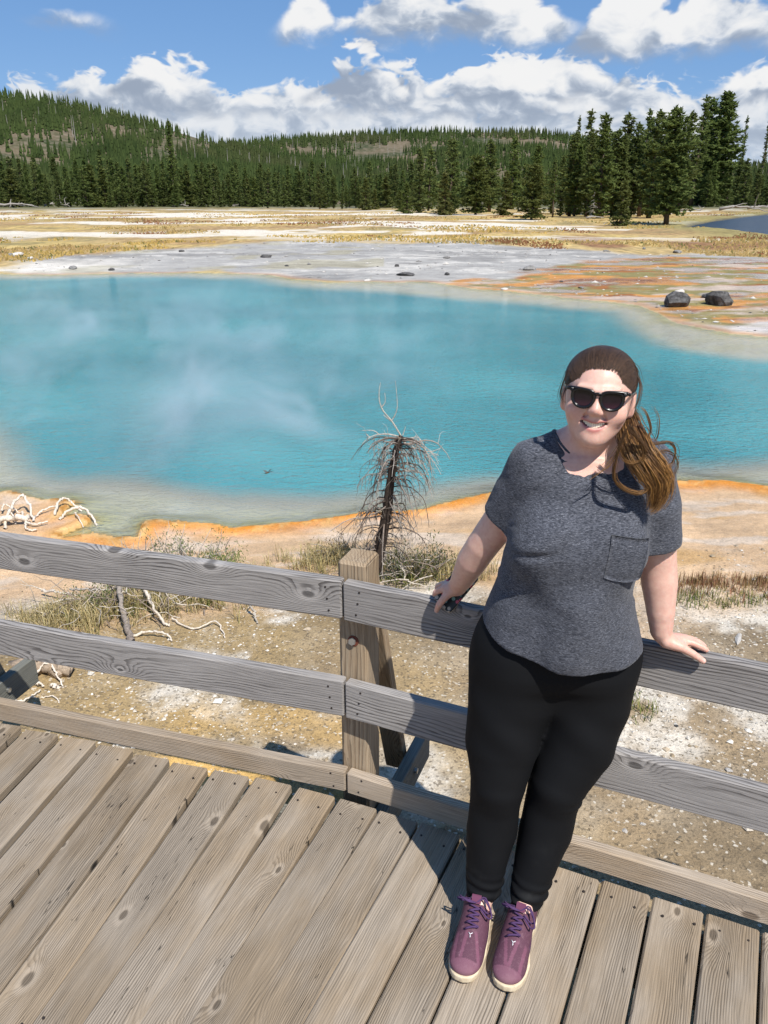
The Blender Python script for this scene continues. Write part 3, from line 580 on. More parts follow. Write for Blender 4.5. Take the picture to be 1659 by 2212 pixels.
# far woods on the slopes: thousands of trees that read as one mass
def slope_wood(name, hill, n, hmin, hmax, seed, label, thin, clear=()):
    az, ds, HX, HY, HH = hill; g = np.random.default_rng(seed); nd = 60
    fi = g.uniform(0, nd-1.01, n*3); fj = g.uniform(60, len(az)-61, n*3)
    i0 = fi.astype(int); j0 = fj.astype(int); u = (fi-i0); v = (fj-j0)
    bl = lambda A: (A[i0, j0]*(1-u)*(1-v)+A[i0+1, j0]*u*(1-v)+A[i0, j0+1]*(1-u)*v+A[i0+1, j0+1]*u*v)
    x, y, z = bl(HX), bl(HY), bl(HH)
    dens = fbm(x/55, y/55, 4, seed); el = np.degrees(np.arctan2(z-CAM_H, np.hypot(x, y))); aa = np.degrees(np.arctan2(x, y)); keep = (dens < thin+.04*g.normal(0, 1, len(x))) | (fi > nd-8)
    for a0, e0, aw, ew in clear: keep &= (np.hypot((aa-a0)/aw, (el-e0)/ew)+(dens-.5)*2.2 > 1) | (g.random(len(x)) < .16)
    keep &= True; x, y, z = [q[keep][:n] for q in (x, y, z)]; n = len(x)
    h = g.uniform(hmin, hmax, n)*(.75+.5*fbm(x/30, y/30, 2, seed+4)); w = h*g.uniform(.13, .2, n); ns = 6; a = np.arange(ns)*2*np.pi/ns
    Vs, T = [], []; off = 0
    for tier, (b, tp, wr) in enumerate(((.05, .55, 1.), (.32, .8, .72), (.6, 1.03, .42))):
        ar = a[None]+g.uniform(0, 6, (n, 1)); rr = (w*wr)[:, None]*g.uniform(.55, 1.25, (n, ns)); zz = (z+h*b)[:, None]+g.uniform(-.06, .06, (n, ns))*h[:, None]
        ring = np.stack([x[:, None]+np.cos(ar)*rr, y[:, None]+np.sin(ar)*rr, zz], -1); tip = np.stack([x, y, z+h*tp], -1)[:, None]
        V = np.concatenate([ring, tip], 1).reshape(-1, 3); k = np.arange(n)[:, None]*(ns+1)+off; j = np.arange(ns)[None]
        T.append(np.stack([k+j, k+(j+1) % ns, k+ns+j*0], -1).reshape(-1, 3)); Vs.append(V); off += len(V)
    me = np_mesh(name, np.concatenate(Vs), np.concatenate(T)); o = link(name, me, NEEDLE_F); tag(o, label, 'trees', kind='stuff')
def fm(t, b):
    P = t.new('ShaderNodeNewGeometry').outputs['Position']; n = t.noise(P, .07, 3, .6); n2 = t.noise(P, .012, 3, .5)
    c = t.mix(t.smooth(n, .35, .65), (0.036, 0.056, 0.018, 1), (0.062, 0.088, 0.027, 1)); c = t.mix(t.smooth(n2, .5, .7, 0, .5), c, (0.075, 0.075, 0.034, 1)); t.l.new(c, b.inputs['Base Color'])
NEEDLE_F = material('far needles', fm, rough=.9, spec=.05)
slope_wood('hillside_wood', HILL_L, 26000, 4.6, 7.8, 21, 'pine wood covering the left hill behind the treeline', .58, [(-16.5, 3.4, 4.5, .45), (-21.5, 2.7, 2.5, .3), (-20.5, 4.1, 1.5, .2), (-12.5, 2.9, 2.0, .3)])
slope_wood('hillside_wood', HILL_M, 27000, 5.0, 8.2, 22, 'pine wood with bare patches on the long hill in the middle', .55, [(2, 2.9, 2.5, .22), (8, 3.1, 2.0, .2), (-4, 2.7, 2.5, .22), (12, 2.7, 1.5, .2)])
def ridge_snags():
    g = np.random.default_rng(5); mb = MB()
    for az, ds, HX, HY, HH, k, lo, hi in (HILL_M+(110, 128, 200), HILL_L+(60, 95, 150)):
        for q in range(k):
            i = g.integers(30, 60); j = g.integers(lo, hi); x, y, z = HX[i, j]+g.normal(0, 3), HY[i, j]+g.normal(0, 3), HH[i, j]; h = g.uniform(6, 11); l = g.normal(0, .04, 2)
            mb.tube([(x, y, z-.5), (x+l[0]*h, y+l[1]*h, z+h)], [.22, .07], 3, False)
    o = link('hillside_snags', mb.mesh('hillside_snags'), DEADWOOD); tag(o, 'bare grey dead trunks standing along the hill ridges', 'dead trees', kind='stuff')
ridge_snags()

def snag_mesh(h, seed, nb=26, lean=(0, 0), blen=1.0):
    g = np.random.default_rng(seed); tr = MB(); br = MB(); L = np.array([lean[0], lean[1], 0])
    f = lambda z: L*(z/h)**1.2*h+np.array([0, 0, z])
    tr.tube([f(z) for z in np.linspace(-.2, h, 8)], np.linspace(.15, .03, 8), 6)
    for k in range(nb):
        z = g.uniform(.25, .98)*h; a = g.uniform(0, 6.28); l = blen*g.uniform(.4, 1.3)*(1.1-z/h); o = f(z); d = np.array([math.cos(a), math.sin(a), g.uniform(-.5, .2)])
        br.tube([o, o+d*l*.5, o+d*l+np.array([0, 0, -.15*l])], [.03, .02, .008], 3, False)
    return tr.mesh('trunk', True), br.mesh('branches')
for xd, base, top, lean, sd2, lab in ((1549, 440, 258, (.13, 0), 1, 'grey dead pine leaning right beside the tallest pine'), (1605, 441, 275, (.10, 0), 2, 'tall bare grey dead pine left of the right edge'), (1634, 440, 262, (.05, 0), 3, 'bare grey dead pine at the right edge'), (1651, 441, 238, (.03, .02), 4, 'tallest bare grey trunk cut by the right edge'), (1586, 441, 300, (.14, 0), 5, 'short leaning dead trunk behind the river bank'),
        (203, 446, 232+70, (0, 0), 6, 'pale dead trunk standing in the left treeline'), (318, 446, 330, (.02, 0), 7, 'grey dead trunk left of the tallest spruce'), (1280, 474, 412, (0, 0), 8, 'bare brown stem at the front of the grove')):
    x, y, h = at_tree(xd, base, top); t_, b_ = snag_mesh(h, sd2, lean=lean); e = thing('dead_tree', lab, 'dead tree', (x, y, gz(x, y)-.05), group='standing dead trees'); link('trunk', t_, DEADWOOD, e); link('branches', b_, DEADWOOD, e)['kind'] = 'stuff'

def driftwood(x, y, size, seed, label, group, n=7, mat=None, name='driftwood'):
    g = np.random.default_rng(seed); mb = MB(); z0 = gz(x, y)
    a = g.uniform(-.5, .5); d = np.array([math.cos(a), math.sin(a), 0]); l = size
    P = [d*l*(s-.5)+np.array([0, 0, size*.07+size*.10*math.sin(s*3)*g.uniform(.3, 1)]) for s in np.linspace(0, 1, 6)]
    mb.tube(P, np.linspace(size*.055, size*.025, 6), 6)
    for k in range(n):
        o = P[g.integers(0, 6)]; q = [o]; v = g.normal(0, 1, 3); v[2] = abs(v[2])*.9+.3; v /= np.linalg.norm(v); v[1] *= .5
        for s in range(4): v = v+g.normal(0, .35, 3)+np.array([0, 0, -.12]); q.append(q[-1]+v*size*.09*g.uniform(.6, 1.5))
        q = [np.array([a_[0], a_[1], max(a_[2], .02)]) for a_ in q]; mb.tube(q, np.linspace(size*.025, size*.006, 5), 4, False)
    o = link(name, mb.mesh(name, True), mat or DEADWOOD, loc=(x, y, z0)); return tag(o, label, 'driftwood', group)
for k, (xd, yd, sz, lab) in enumerate(((18, 449, 7, 'grey fallen tree with a root plate at the far left of the meadow edge'), (118, 447, 6, 'grey uprooted branches lying left of the twin driftwood piles'), (165, 443, 5, 'low grey fallen trunk between two driftwood piles'), (215, 443, 6, 'spiky pile of grey driftwood at the meadow edge'), (284, 443, 4, 'upright crooked grey stump right of the spiky pile'), (335, 444, 6, 'long grey driftwood tangle under the tall spruce'), (392, 447, 3.5, 'small pointed grey stump right of the tallest spruce'), (437, 445, 3, 'grey twisted root at the meadow edge left of centre'), (512, 446, 3, 'small grey stump in front of the dense treeline'), (693, 446, 3.2, 'grey stump right of centre in front of the treeline'))):
    p = px(xd, yd, -.58); driftwood(p[0], p[1], sz, 40+k, lab, 'driftwood along the meadow edge', n=11)
for k, (xd, yd, sz, lab) in enumerate(((1490, 459, 3.5, 'grey log lying on the near river bank'), (1590, 458, 6, 'long grey logs lying on the far river bank'), (1640, 455, 5, 'pile of grey logs on the river bank at the right edge'), (1285, 474, 2.2, 'grey log pile at the foot of the grove'))):
    p = px(xd, yd, -.62); driftwood(p[0], p[1], sz, 60+k, lab, 'logs by the river', n=4)

# ------------------------------------------------------------------ boardwalk and railing
def wood_mat(name, light, dark, brown, rings=95, knot=1.0, contrast=0.6, brown_amt=0.5, cracks=0.0, face='y'):
    """weathered board: x of the object runs along the grain, y (or z) across it"""
    def f(t, b):
        r = t.rand(); rv = t.math('MULTIPLY', r, 71.3); P0 = t.tc('Object'); P = t.vm('ADD', P0, t.comb(rv, t.math('MULTIPLY', r, 13.7), t.math('MULTIPLY', r, 5.1)))
        x, y, z = t.sep(P); ac = y if face == 'y' else z; oc = z if face == 'y' else y
        low = t.noise(t.comb(t.math('MULTIPLY', x, 1.1), t.math('MULTIPLY', ac, 4.5), t.math('MULTIPLY', oc, 4.5)), 1.0, 2, 0.5)
        kv = t.comb(t.math('MULTIPLY', x, 2.7), t.math('MULTIPLY', ac, 5.2), rv)
        vn = t.new('ShaderNodeTexVoronoi', feature='F1', voronoi_dimensions='2D'); t.put(vn.inputs['Vector'], kv); vn.inputs['Scale'].default_value = 1.0
        kd = vn.outputs['Distance']; kr = t.sep(vn.outputs['Color'])[0]
        has = t.smooth(kr, .38, .42); size = t.math('MULTIPLY', t.lin(kr, .4, 1, 0.03, 0.085), has); kb = t.math('MULTIPLY', has, t.math('EXPONENT', t.math('MULTIPLY', t.math('MULTIPLY', kd, kd), -26.0)))
        rr = t.math('ADD', t.math('MULTIPLY', t.math('ADD', ac, t.math('MULTIPLY', oc, .8)), rings), t.math('ADD', t.math('MULTIPLY', low, 13.0), t.math('MULTIPLY', kb, 5.5*knot)))
        jit = t.noise(t.comb(t.math('MULTIPLY', x, 9), t.math('MULTIPLY', ac, 60), t.math('MULTIPLY', oc, 60)), 1.0, 2, .5)
        rr = t.math('ADD', rr, t.math('MULTIPLY', jit, 1.1))
        fr = t.math('FRACT', rr); line = t.math('MULTIPLY', t.smooth(fr, 0.35, 0.9), t.smooth(fr, 1.0, 0.93))
        lw = t.noise(t.comb(t.math('MULTIPLY', x, 1.7), t.math('MULTIPLY', ac, 11), rv), 1.0, 3, .6)
        line = t.math('MULTIPLY', line, t.smooth(lw, 0.30, 0.62))
        fib = t.noise(t.comb(t.math('MULTIPLY', x, 7), t.math('MULTIPLY', ac, 330), t.math('MULTIPLY', oc, 330)), 1.0, 4, .65)
        stain = t.noise(t.comb(t.math('MULTIPLY', x, 2.2), t.math('MULTIPLY', ac, 5), t.math('MULTIPLY', oc, 5)), 1.0, 4, .6)
        base = t.mix(t.smooth(stain, 0.38, 0.66, 0, brown_amt), light, brown)
        c = t.mix(t.math('MULTIPLY', line, contrast), base, dark)
        k = t.lin(fib, 0.25, 0.75, 0.62, 1.32); c = t.mix(1.0, c, t.comb(k, k, k), 'MULTIPLY')
        halo = t.math('MULTIPLY', has, t.smooth(kd, t.math('ADD', t.math('MULTIPLY', size, 2.1), .001), t.math('MULTIPLY', size, 1.2))); c = t.mix(t.math('MULTIPLY', halo, 0.40*knot), c, tuple(min(1, v*1.45) for v in light[:3])+(1,))
        core = t.math('MULTIPLY', has, t.smooth(kd, t.math('ADD', size, .001), t.math('MULTIPLY', size, .55))); c = t.mix(t.math('MULTIPLY', core, 0.72*knot), c, tuple(v*.55 for v in dark[:3])+(1,))
        tone = t.lin(t.math('FRACT', t.math('MULTIPLY', r, 7.77)), 0, 1, .84, 1.12); c = t.mix(1.0, c, t.comb(tone, t.math('MULTIPLY', tone, .995), t.math('MULTIPLY', tone, .985)), 'MULTIPLY')
        h = t.math('SUBTRACT', t.math('MULTIPLY', fib, .35), t.math('ADD', t.math('MULTIPLY', line, .8), t.math('MULTIPLY', core, .6)))
        if cracks:
            cn = t.noise(t.comb(t.math('MULTIPLY', x, 1.6), t.math('MULTIPLY', ac, 26), rv), 1.0, 3, .5); ck = t.math('MULTIPLY', t.smooth(t.math('ABSOLUTE', t.math('SUBTRACT', cn, .5)), 0.006, 0.0), t.smooth(lw, .5, .6))
            c = t.mix(t.math('MULTIPLY', ck, cracks), c, (0.02, 0.017, 0.014, 1)); h = t.math('SUBTRACT', h, t.math('MULTIPLY', ck, 2.0))
        t.l.new(c, b.inputs['Base Color']); t.l.new(t.bump(h, .55, .0035), b.inputs['Normal'])
    return material(name, f, rough=.82, spec=.25)
DECKW = wood_mat('weathered deck board', (0.325, 0.272, 0.212, 1), (0.115, 0.085, 0.058, 1), (0.280, 0.210, 0.136, 1), rings=150, cracks=1.0, contrast=.58, brown_amt=.8)
RAILW = wood_mat('silver grey rail board', (0.345, 0.325, 0.308, 1), (0.085, 0.076, 0.072, 1), (0.255, 0.238, 0.228, 1), rings=88, contrast=.9, brown_amt=.5, face='z')
KERBW = wood_mat('brown kerb board', (0.40, 0.33, 0.255, 1), (0.17, 0.115, 0.07, 1), (0.33, 0.23, 0.13, 1), rings=150, contrast=.6, face='z')
POSTW = wood_mat('brown post timber', (0.40, 0.315, 0.22, 1), (0.16, 0.10, 0.055, 1), (0.30, 0.195, 0.10, 1), rings=70, knot=.5, contrast=.6, cracks=.9)
BEAMW = wood_mat('grey green beam timber', (0.20, 0.20, 0.18, 1), (0.075, 0.075, 0.062, 1), (0.15, 0.15, 0.12, 1), rings=70, contrast=.6, face='z')
STEEL = material('galvanised steel', None, (0.45, 0.45, 0.43), .45, .5, Metallic=.8)
RUST = material('rusty washer', None, (0.16, 0.05, 0.03), .8, .3)
NAILM = material('dark nail head', None, (0.055, 0.045, 0.04), .6, .3, Metallic=.5)

J = np.array([-0.131, 2.266]); DR = np.array([1.2150, -0.5493]); DR /= np.linalg.norm(DR); DL = np.array([-1.3763, 0.4108]); DL /= np.linalg.norm(DL)
NR = np.array([-DR[1], DR[0]]); NL = np.array([DL[1], -DL[0]])                # outward normals, away from the walk
def board(name, parent, a, b, z0, z1, thick, mat, nrm, off=0.0, bev=.005):
    """board on edge whose inner face runs from plan point a to b"""
    a = np.asarray(a)+nrm*off; b = np.asarray(b)+nrm*off; L = np.linalg.norm(b-a); c = (a+b)/2+nrm*thick/2; ang = math.atan2(b[1]-a[1], b[0]-a[0])
    mb = MB(); mb.box((0, 0, 0), (L, thick, z1-z0), bevel=bev)
    return link(name, mb.mesh(name), mat, parent, (c[0], c[1], (z0+z1)/2), (0, 0, ang))
nail_me = None
def nail(parent, p, nrm):
    global nail_me
    if nail_me is None:
        mb = MB(); mb.tube([(0, 0, -.002), (0, 0, .0012)], [.0042, .0036], 8); nail_me = mb.mesh('nail'); nail_me.materials.append(NAILM)
    q = Vector((nrm[0], nrm[1], nrm[2] if len(nrm) > 2 else 0)).to_track_quat('Z', 'Y').to_euler()
    return link('nail', nail_me, None, parent, tuple(p), tuple(q))

rail = thing('wooden_railing', 'weathered wooden railing of two grey rails and a brown kerb board along the boardwalk', 'railing')
EL = J+DL*2.3; ER = J+DR*2.3; gap = .0025
for z0, z1, m, nm, th in ((0.678, 0.812, RAILW, 'rail', .038), (0.312, 0.450, RAILW, 'rail', .038), (0.004, 0.090, KERBW, 'kerb_board', .038)):
    board(nm, rail, EL, J+DL*gap, z0, z1, th, m, NL); board(nm, rail, J+DR*gap, ER, z0-.003, z1-.003, th, m, NR)
    for k, f in enumerate((.2, .5, .8)):
        if nm == 'kerb_board' and k == 1: continue
        zz = z0+(z1-z0)*f
        p = J+DR*(.048+.006*k); nail(rail, (*(p), zz), (-NR[0], -NR[1])); p = J+DL*(.045+.005*k); nail(rail, (*(p), zz), (-NL[0], -NL[1]))
NM = (NR+NL)/np.linalg.norm(NR+NL); DM = np.array([NM[1], -NM[0]])
def post(base, n, d, label=None, w=.100, dp=.115):
    c = base+n*(.040+dp/2)
    # post stands upright: object x runs along the grain
    mb = MB(); mb.box((0, 0, 0), (1.40, w, dp), bevel=.010); me = mb.mesh('post')
    M = Matrix(((0, d[0], n[0]), (0, d[1], n[1]), (1, 0, 0))); o = link('post', me, POSTW, rail, (c[0], c[1], .862-.70)); o.rotation_euler = M.to_euler()
    zb = .585; p = base+n*.0395
    mb = MB(); mb.tube([(0, 0, -.001), (0, 0, .002)], [.019, .019], 14); wa = link('washer', mb.mesh('washer'), RUST, rail, (p[0]-d[0]*-.002, p[1]+d[1]*.002, zb)); wa.rotation_euler = Vector((-n[0], -n[1], 0)).to_track_quat('Z', 'Y').to_euler()
    mb = MB(); mb.tube([(0, 0, 0), (0, 0, .011)], [.0125, .0125], 6); bo = link('bolt', mb.mesh('bolt'), STEEL, rail, (p[0], p[1], zb)); bo.rotation_euler = wa.rotation_euler
    # outrigger beam and diagonal brace
    s = d*.078; a = base+s+n*.0; L = .62
    ang = math.atan2(n[1], n[0]); mb = MB(); mb.box((0, 0, 0), (L, .045, .135), bevel=.004); cc = a+n*(L/2-.02); link('outrigger_beam', mb.mesh('outrigger_beam'), BEAMW, rail, (cc[0], cc[1], -.115-.0675), (0, 0, ang))
    mb = MB(); mb.tube([(0, 0, 0), (0, 0, .012)], [.012, .012], 6); q = a+n*.40+d*.023; bo = link('bolt', mb.mesh('bolt'), STEEL, rail, (q[0], q[1], -.17)); bo.rotation_euler = Vector((d[0], d[1], 0)).to_track_quat('Z', 'Y').to_euler()
    p0 = np.array([*(base+n*(.045+dp)), .80]); p1 = np.array([*(base+n*(.50)), -.22]); L = np.linalg.norm(p1-p0); u = (p1-p0)/L; y_ = np.array([d[0], d[1], 0]); z_ = np.cross(u, y_)
    mb = MB(); mb.box((0, 0, 0), (L, .085, .04), bevel=.004); M = Matrix(np.stack([u, y_, z_], 1).tolist()); br = link('brace', mb.mesh('brace'), POSTW, rail, tuple((p0+p1)/2+z_*.02)); br.rotation_euler = M.to_euler()
post(J+DR*.018, NM, DM)
post(J+DL*1.87, NL, -DL); post(J+DR*1.78, NR, DR)

walk = thing('boardwalk', 'weathered plank boardwalk with grey brown deck boards seen from above', 'boardwalk')
# seams between deck boards surveyed on the plan: end at the kerb, direction
seams = [(-2.03, 2.83, 76.5), (-1.88, 2.785, 76.5), (-1.725, 2.735, 76.5), (-1.565, 2.685, 77), (-1.405, 2.64, 77.2), (-1.240, 2.585, 77.6), (-1.085, 2.54, 77.8), (-.930, 2.49, 77.6), (-.782, 2.445, 77.2), (-.628, 2.398, 75.6), (-.470, 2.348, 73.4), (-.315, 2.300, 71.0), (-.155, 2.250, 68.6)]
k_ = 0
while seams[-1][0] < 2.0:
    x, y, a = seams[-1]; seams.append((x+.1480*DR[0]/1.0, y+.1480*DR[1], {0: 66.6, 1: 65.4}.get(k_, 64.9))); k_ += 1
random.seed(11)
for i in range(len(seams)-1):
    x0, y0, a0 = seams[i]; x1, y1, a1 = seams[i+1]; am = R((a0+a1)/2); u = np.array([math.cos(am), math.sin(am)]); L = 2.75+random.uniform(-.02, .02)
    e = np.array([(x0+x1)/2, (y0+y1)/2])+u*(.014-random.uniform(.0, .012)); c = e-u*L/2; mb = MB(); mb.box((0, 0, 0), (L, .1395+random.uniform(-.0015, .0015), .038), bevel=.006)
    o = link('plank', mb.mesh('plank'), DECKW, walk, (c[0], c[1], -.0205+random.uniform(-.0025, .0025)), (random.uniform(-.008, .008), 0, am))
    for s in (-.042, .040): p = e-u*random.uniform(.05, .075)+np.array([-u[1], u[0]])*(s+random.uniform(-.008, .008)); nail(walk, (p[0], p[1], .0005), (0, 0, 1))
    for s in (-.038, .042):
        p = e-u*(1.0+random.uniform(-.02, .02))+np.array([-u[1], u[0]])*(s+random.uniform(-.008, .008)); nail(walk, (p[0], p[1], .0005), (0, 0, 1))
for off, nm in ((-.10, 'joist'), (-1.0, 'joist'), (-2.2, 'joist')):
    a = J+NL*off+DL*2.0; b = J+NM*off; c = J+NR*off+DR*2.2
    board('joist', walk, a, b, -.30, -.045, .045, BEAMW, NL); board('joist', walk, b+DR*.003, c, -.30, -.045, .045, BEAMW, NR)

# ------------------------------------------------------------------ details of the near and far shore
def wcol_mat(name, rough=.9, bump=.5):
    def f(t, b):
        P = t.tc(); c = t.attr('col', 'Color'); n = t.noise(P, 90, 4, .65); k = t.lin(n, .3, .7, .6, 1.35); t.l.new(t.mix(1.0, c, t.comb(k, k, k), 'MULTIPLY'), b.inputs['Base Color']); t.l.new(t.bump(n, bump, .004), b.inputs['Normal'])
    return material(name, f, rough=rough, spec=.15)
TWIG = wcol_mat('dead twig wood'); BLADE = wcol_mat('dry grass blades', .8, 0); BLEACH = wcol_mat('bleached wood', .85, .3)
def set_col(me, C):
    a = me.color_attributes.new('col', 'FLOAT_COLOR', 'POINT'); a.data.foreach_set('color', np.concatenate([C, np.ones((len(C), 1))], 1).astype(np.float32).ravel())
class CMB(MB):
    """MB that also keeps a colour per point"""
    def __init__(s): super().__init__(); s.C = []
    def ctube(s, P, r, c0, c1, sides=5):
        n = len(P); s.tube(P, r, sides, False); w = np.linspace(0, 1, n)[:, None, None]; s.C.append(np.broadcast_to(np.array(c0)*(1-w)+np.array(c1)*w, (n, sides, 3)).reshape(-1, 3)); return s
    def cmesh(s, name, smooth=True, org=(0, 0, 0)):
        V, F = s.data(); me = np_mesh(name, V-np.asarray(org), F, smooth); set_col(me, np.concatenate(s.C)); return me

def dead_tree():
    g = np.random.default_rng(5); Y = 5.1
    tp = np.array([pxd(x, y, Y) for x, y in ((806, 1290), (814, 1215), (824, 1165), (835, 1110), (841, 1060), (848, 1012), (857, 968), (867, 942))]); base = tp[0].copy(); base[2] = gz(base[0], base[1])-.02; tp[0] = base
    e = thing('dead_tree', 'small dark dead conifer with drooping bare twigs behind the railing post', 'dead tree', tuple(base))
    m = CMB(); P = spline(tp, 40); n = len(P); rad = np.interp(np.linspace(0, 1, n), [0, .3, .6, .9, 1], [.050, .036, .027, .019, .014])*(1+.18*vnoise(np.arange(n)*.9, np.zeros(n), 3)); m.ctube(P, rad, (.045, .033, .026), (.055, .042, .034), 10); link('trunk', m.cmesh('trunk', True, base), TWIG, e)
    for t, s, off in ((.985, .014, .3),):                      # bare pale wood where bark has gone
        m = CMB(); i = int(t*n); q = P[max(i-2, 0):i+3]+np.array([-.012, -rad[i]*.85, 0]); m.ctube(q, [s*.4, s, s*1.1, s, s*.4][:len(q)], (.55, .45, .34), (.50, .38, .27), 6); link('bare_wood', m.cmesh('bare_wood', True, base), BLEACH, e)
    def branch(o, d, L, r, droop, sub, pale):
        m = CMB(); pts = [o]; v = unit(d)
        for k in range(9): v = unit(v+np.array([0, 0, -droop*(.35+.2*k)])*.25+g.normal(0, .13, 3)); pts.append(pts[-1]+v*L/9)
        pts = np.array(pts); c0 = np.array((.05, .037, .03)); c1 = np.array((.42, .37, .32)) if pale else np.array((.16, .125, .10)); m.ctube(pts, np.linspace(r, r*.3, 10), c0*(3 if pale else 1), c1, 5)
        for k in range(sub):
            i = g.integers(2, 9); w = unit(v*.4+g.normal(0, 1, 3)+np.array([0, 0, -.5*droop])); l = L*g.uniform(.18, .5); q = [pts[i]]
            for j in range(5): w = unit(w+g.normal(0, .28, 3)+np.array([0, 0, -.18*droop])); q.append(q[-1]+w*l/5)
            m.ctube(q, np.linspace(r*.36, r*.14, 6), c1*.8, (.48, .43, .37), 3)
        link('branch', m.cmesh('branch', True, base), TWIG, e)
    for k in range(120):
        t = .22+.76*g.random()**.85; i = int(t*(n-1)); a = g.uniform(0, 2*np.pi); side = math.cos(a); L = g.uniform(.16, .46)*(1.05-.35*abs(t-.6)); branch(P[i], np.array([side*1.1, math.sin(a)*.8, g.uniform(.0, .55)]), L, g.uniform(.0035, .0075), g.uniform(.6, 1.7), g.integers(4, 9), g.random() < .6)
    def twig(pts, r, sub):
        q = spline(np.array([pxd(x, y, Y+.02) for x, y in pts]), 16); m = CMB(); m.ctube(q, np.linspace(r, r*.35, 16), (.46, .40, .34), (.52, .46, .39), 5)
        for s_ in sub: m.ctube(spline(np.array([pxd(x, y, Y+.02) for x, y in s_]), 10), np.linspace(r*.6, r*.25, 10), (.44, .38, .32), (.5, .44, .38), 4)
        link('branch', m.cmesh('branch', True, base), TWIG, e)
    twig([(866, 942), (848, 912), (828, 888), (820, 868), (819, 846), (822, 826)], .006, [[(846, 909), (856, 890), (858, 868), (854, 822)], [(824, 880), (832, 868), (831, 848)], [(846, 910), (836, 903), (828, 896)]])
    twig([(864, 944), (838, 938), (812, 940), (794, 948), (783, 958)], .006, [[(820, 940), (806, 930), (782, 930)], [(800, 946), (790, 936)], [(812, 940), (805, 952)]])
    twig([(868, 948), (888, 946), (905, 946), (920, 972)], .005, [[(895, 945), (900, 938)], [(900, 948), (903, 960)]]); twig([(872, 955), (905, 972), (932, 975), (952, 968)], .005, [[(925, 975), (948, 984)]]); twig([(870, 940), (874, 928), (876, 921)], .004, [])
dead_tree()

def grass_field(name, pts, label, hmin, hmax, cols, wid=.004, kind='stuff', bend=.5, seed=1):
    g = np.random.default_rng(seed); pts = np.asarray(pts); n = len(pts); z = land(pts[:, 0], pts[:, 1]); h = g.uniform(hmin, hmax, n); a = g.uniform(0, 2*np.pi, n); w = wid*g.uniform(.6, 1.4, n)
    d = np.stack([np.cos(a), np.sin(a), np.zeros(n)], 1); s = np.stack([-np.sin(a), np.cos(a), np.zeros(n)], 1); b = np.column_stack([pts, z-.01]); up = np.array([0, 0, 1.]); bd = bend*g.uniform(.1, 1, n)[:, None]
    m = b+up*(h*.55)[:, None]+d*bd*(h*.22)[:, None]; t = b+up*(h*.97)[:, None]*(1-.25*bd)+d*bd*(h*.75)[:, None]
    V = np.stack([b-s*w[:, None], b+s*w[:, None], m+s*w[:, None]*.75, m-s*w[:, None]*.75, t], 1).reshape(-1, 3); o = np.arange(n)[:, None]*5
    me = np_mesh(name, V, [o+np.array([[0, 1, 2, 3]]), o+np.array([[3, 2, 4]])]); C = np.array(cols)[g.integers(0, len(cols), n)]*g.uniform(.7, 1.25, (n, 1)); set_col(me, np.repeat(C, 5, 0))
    ob = link(name, me, BLADE); return tag(ob, label, 'grass', kind=kind)
def tuft_pts(cx, cy, rx, ry, n, g, clump=14):
    c = np.stack([g.normal(cx, rx*.5, max(1, n//clump)), g.normal(cy, ry*.5, max(1, n//clump))], 1); return np.repeat(c, clump, 0)+g.normal(0, .025, (len(c)*clump, 2))
g = np.random.default_rng(9); STRAW = [(.42, .33, .15), (.36, .27, .12), (.48, .40, .22), (.25, .22, .09)]; GREEN = [(.14, .17, .045), (.20, .21, .06), (.28, .25, .09), (.10, .13, .035)]; RED = [(.26, .12, .07), (.30, .18, .09), (.34, .25, .11)]
w_ = lambda x, y, z=-.48: px(x, y, z)[:2]
P = [tuft_pts(*w_(745, 1185, -.5), .38, .28, 1500, g), tuft_pts(*w_(690, 1180, -.52), .3, .2, 400, g), tuft_pts(*w_(150, 1330), .30, .22, 900, g), tuft_pts(*w_(910, 1215), .25, .2, 500, g), tuft_pts(*w_(1000, 1220, -.5), .35, .25, 500, g), tuft_pts(*w_(330, 1280), .5, .25, 1300, g), tuft_pts(*w_(120, 1310), .4, .2, 700, g), tuft_pts(*w_(560, 1215, -.5), .5, .12, 350, g)]
grass_field('dry_grass', np.concatenate(P), 'straw coloured dry grass around the dead tree and brush', .05, .20, STRAW, .0020, bend=1.3, seed=2)
P = [tuft_pts(*w_(420, 1270), .35, .2, 500, g), tuft_pts(*w_(1335, 1500), .10, .07, 120, g), tuft_pts(*w_(1590, 1305, -.52), .35, .10, 420, g), tuft_pts(*w_(1490, 1290), .25, .10, 160, g), tuft_pts(*w_(1400, 1530), .09, .05, 80, g), tuft_pts(*w_(250, 1290), .25, .15, 400, g), tuft_pts(*w_(870, 1235), .2, .12, 500, g)]
grass_field('green_grass', np.concatenate(P), 'short green grass tufts on the crusty ground behind the railing', .03, .10, GREEN, .0022, bend=1.0, seed=3)
P = [tuft_pts(*w_(1640, 1285, -.55), .45, .16, 1100, g), tuft_pts(*w_(1500, 1280, -.55), .35, .14, 700, g)]
grass_field('reddish_grass', np.concatenate(P), 'low reddish brown grass at the right behind the railing', .03, .11, RED, .0022, seed=4)
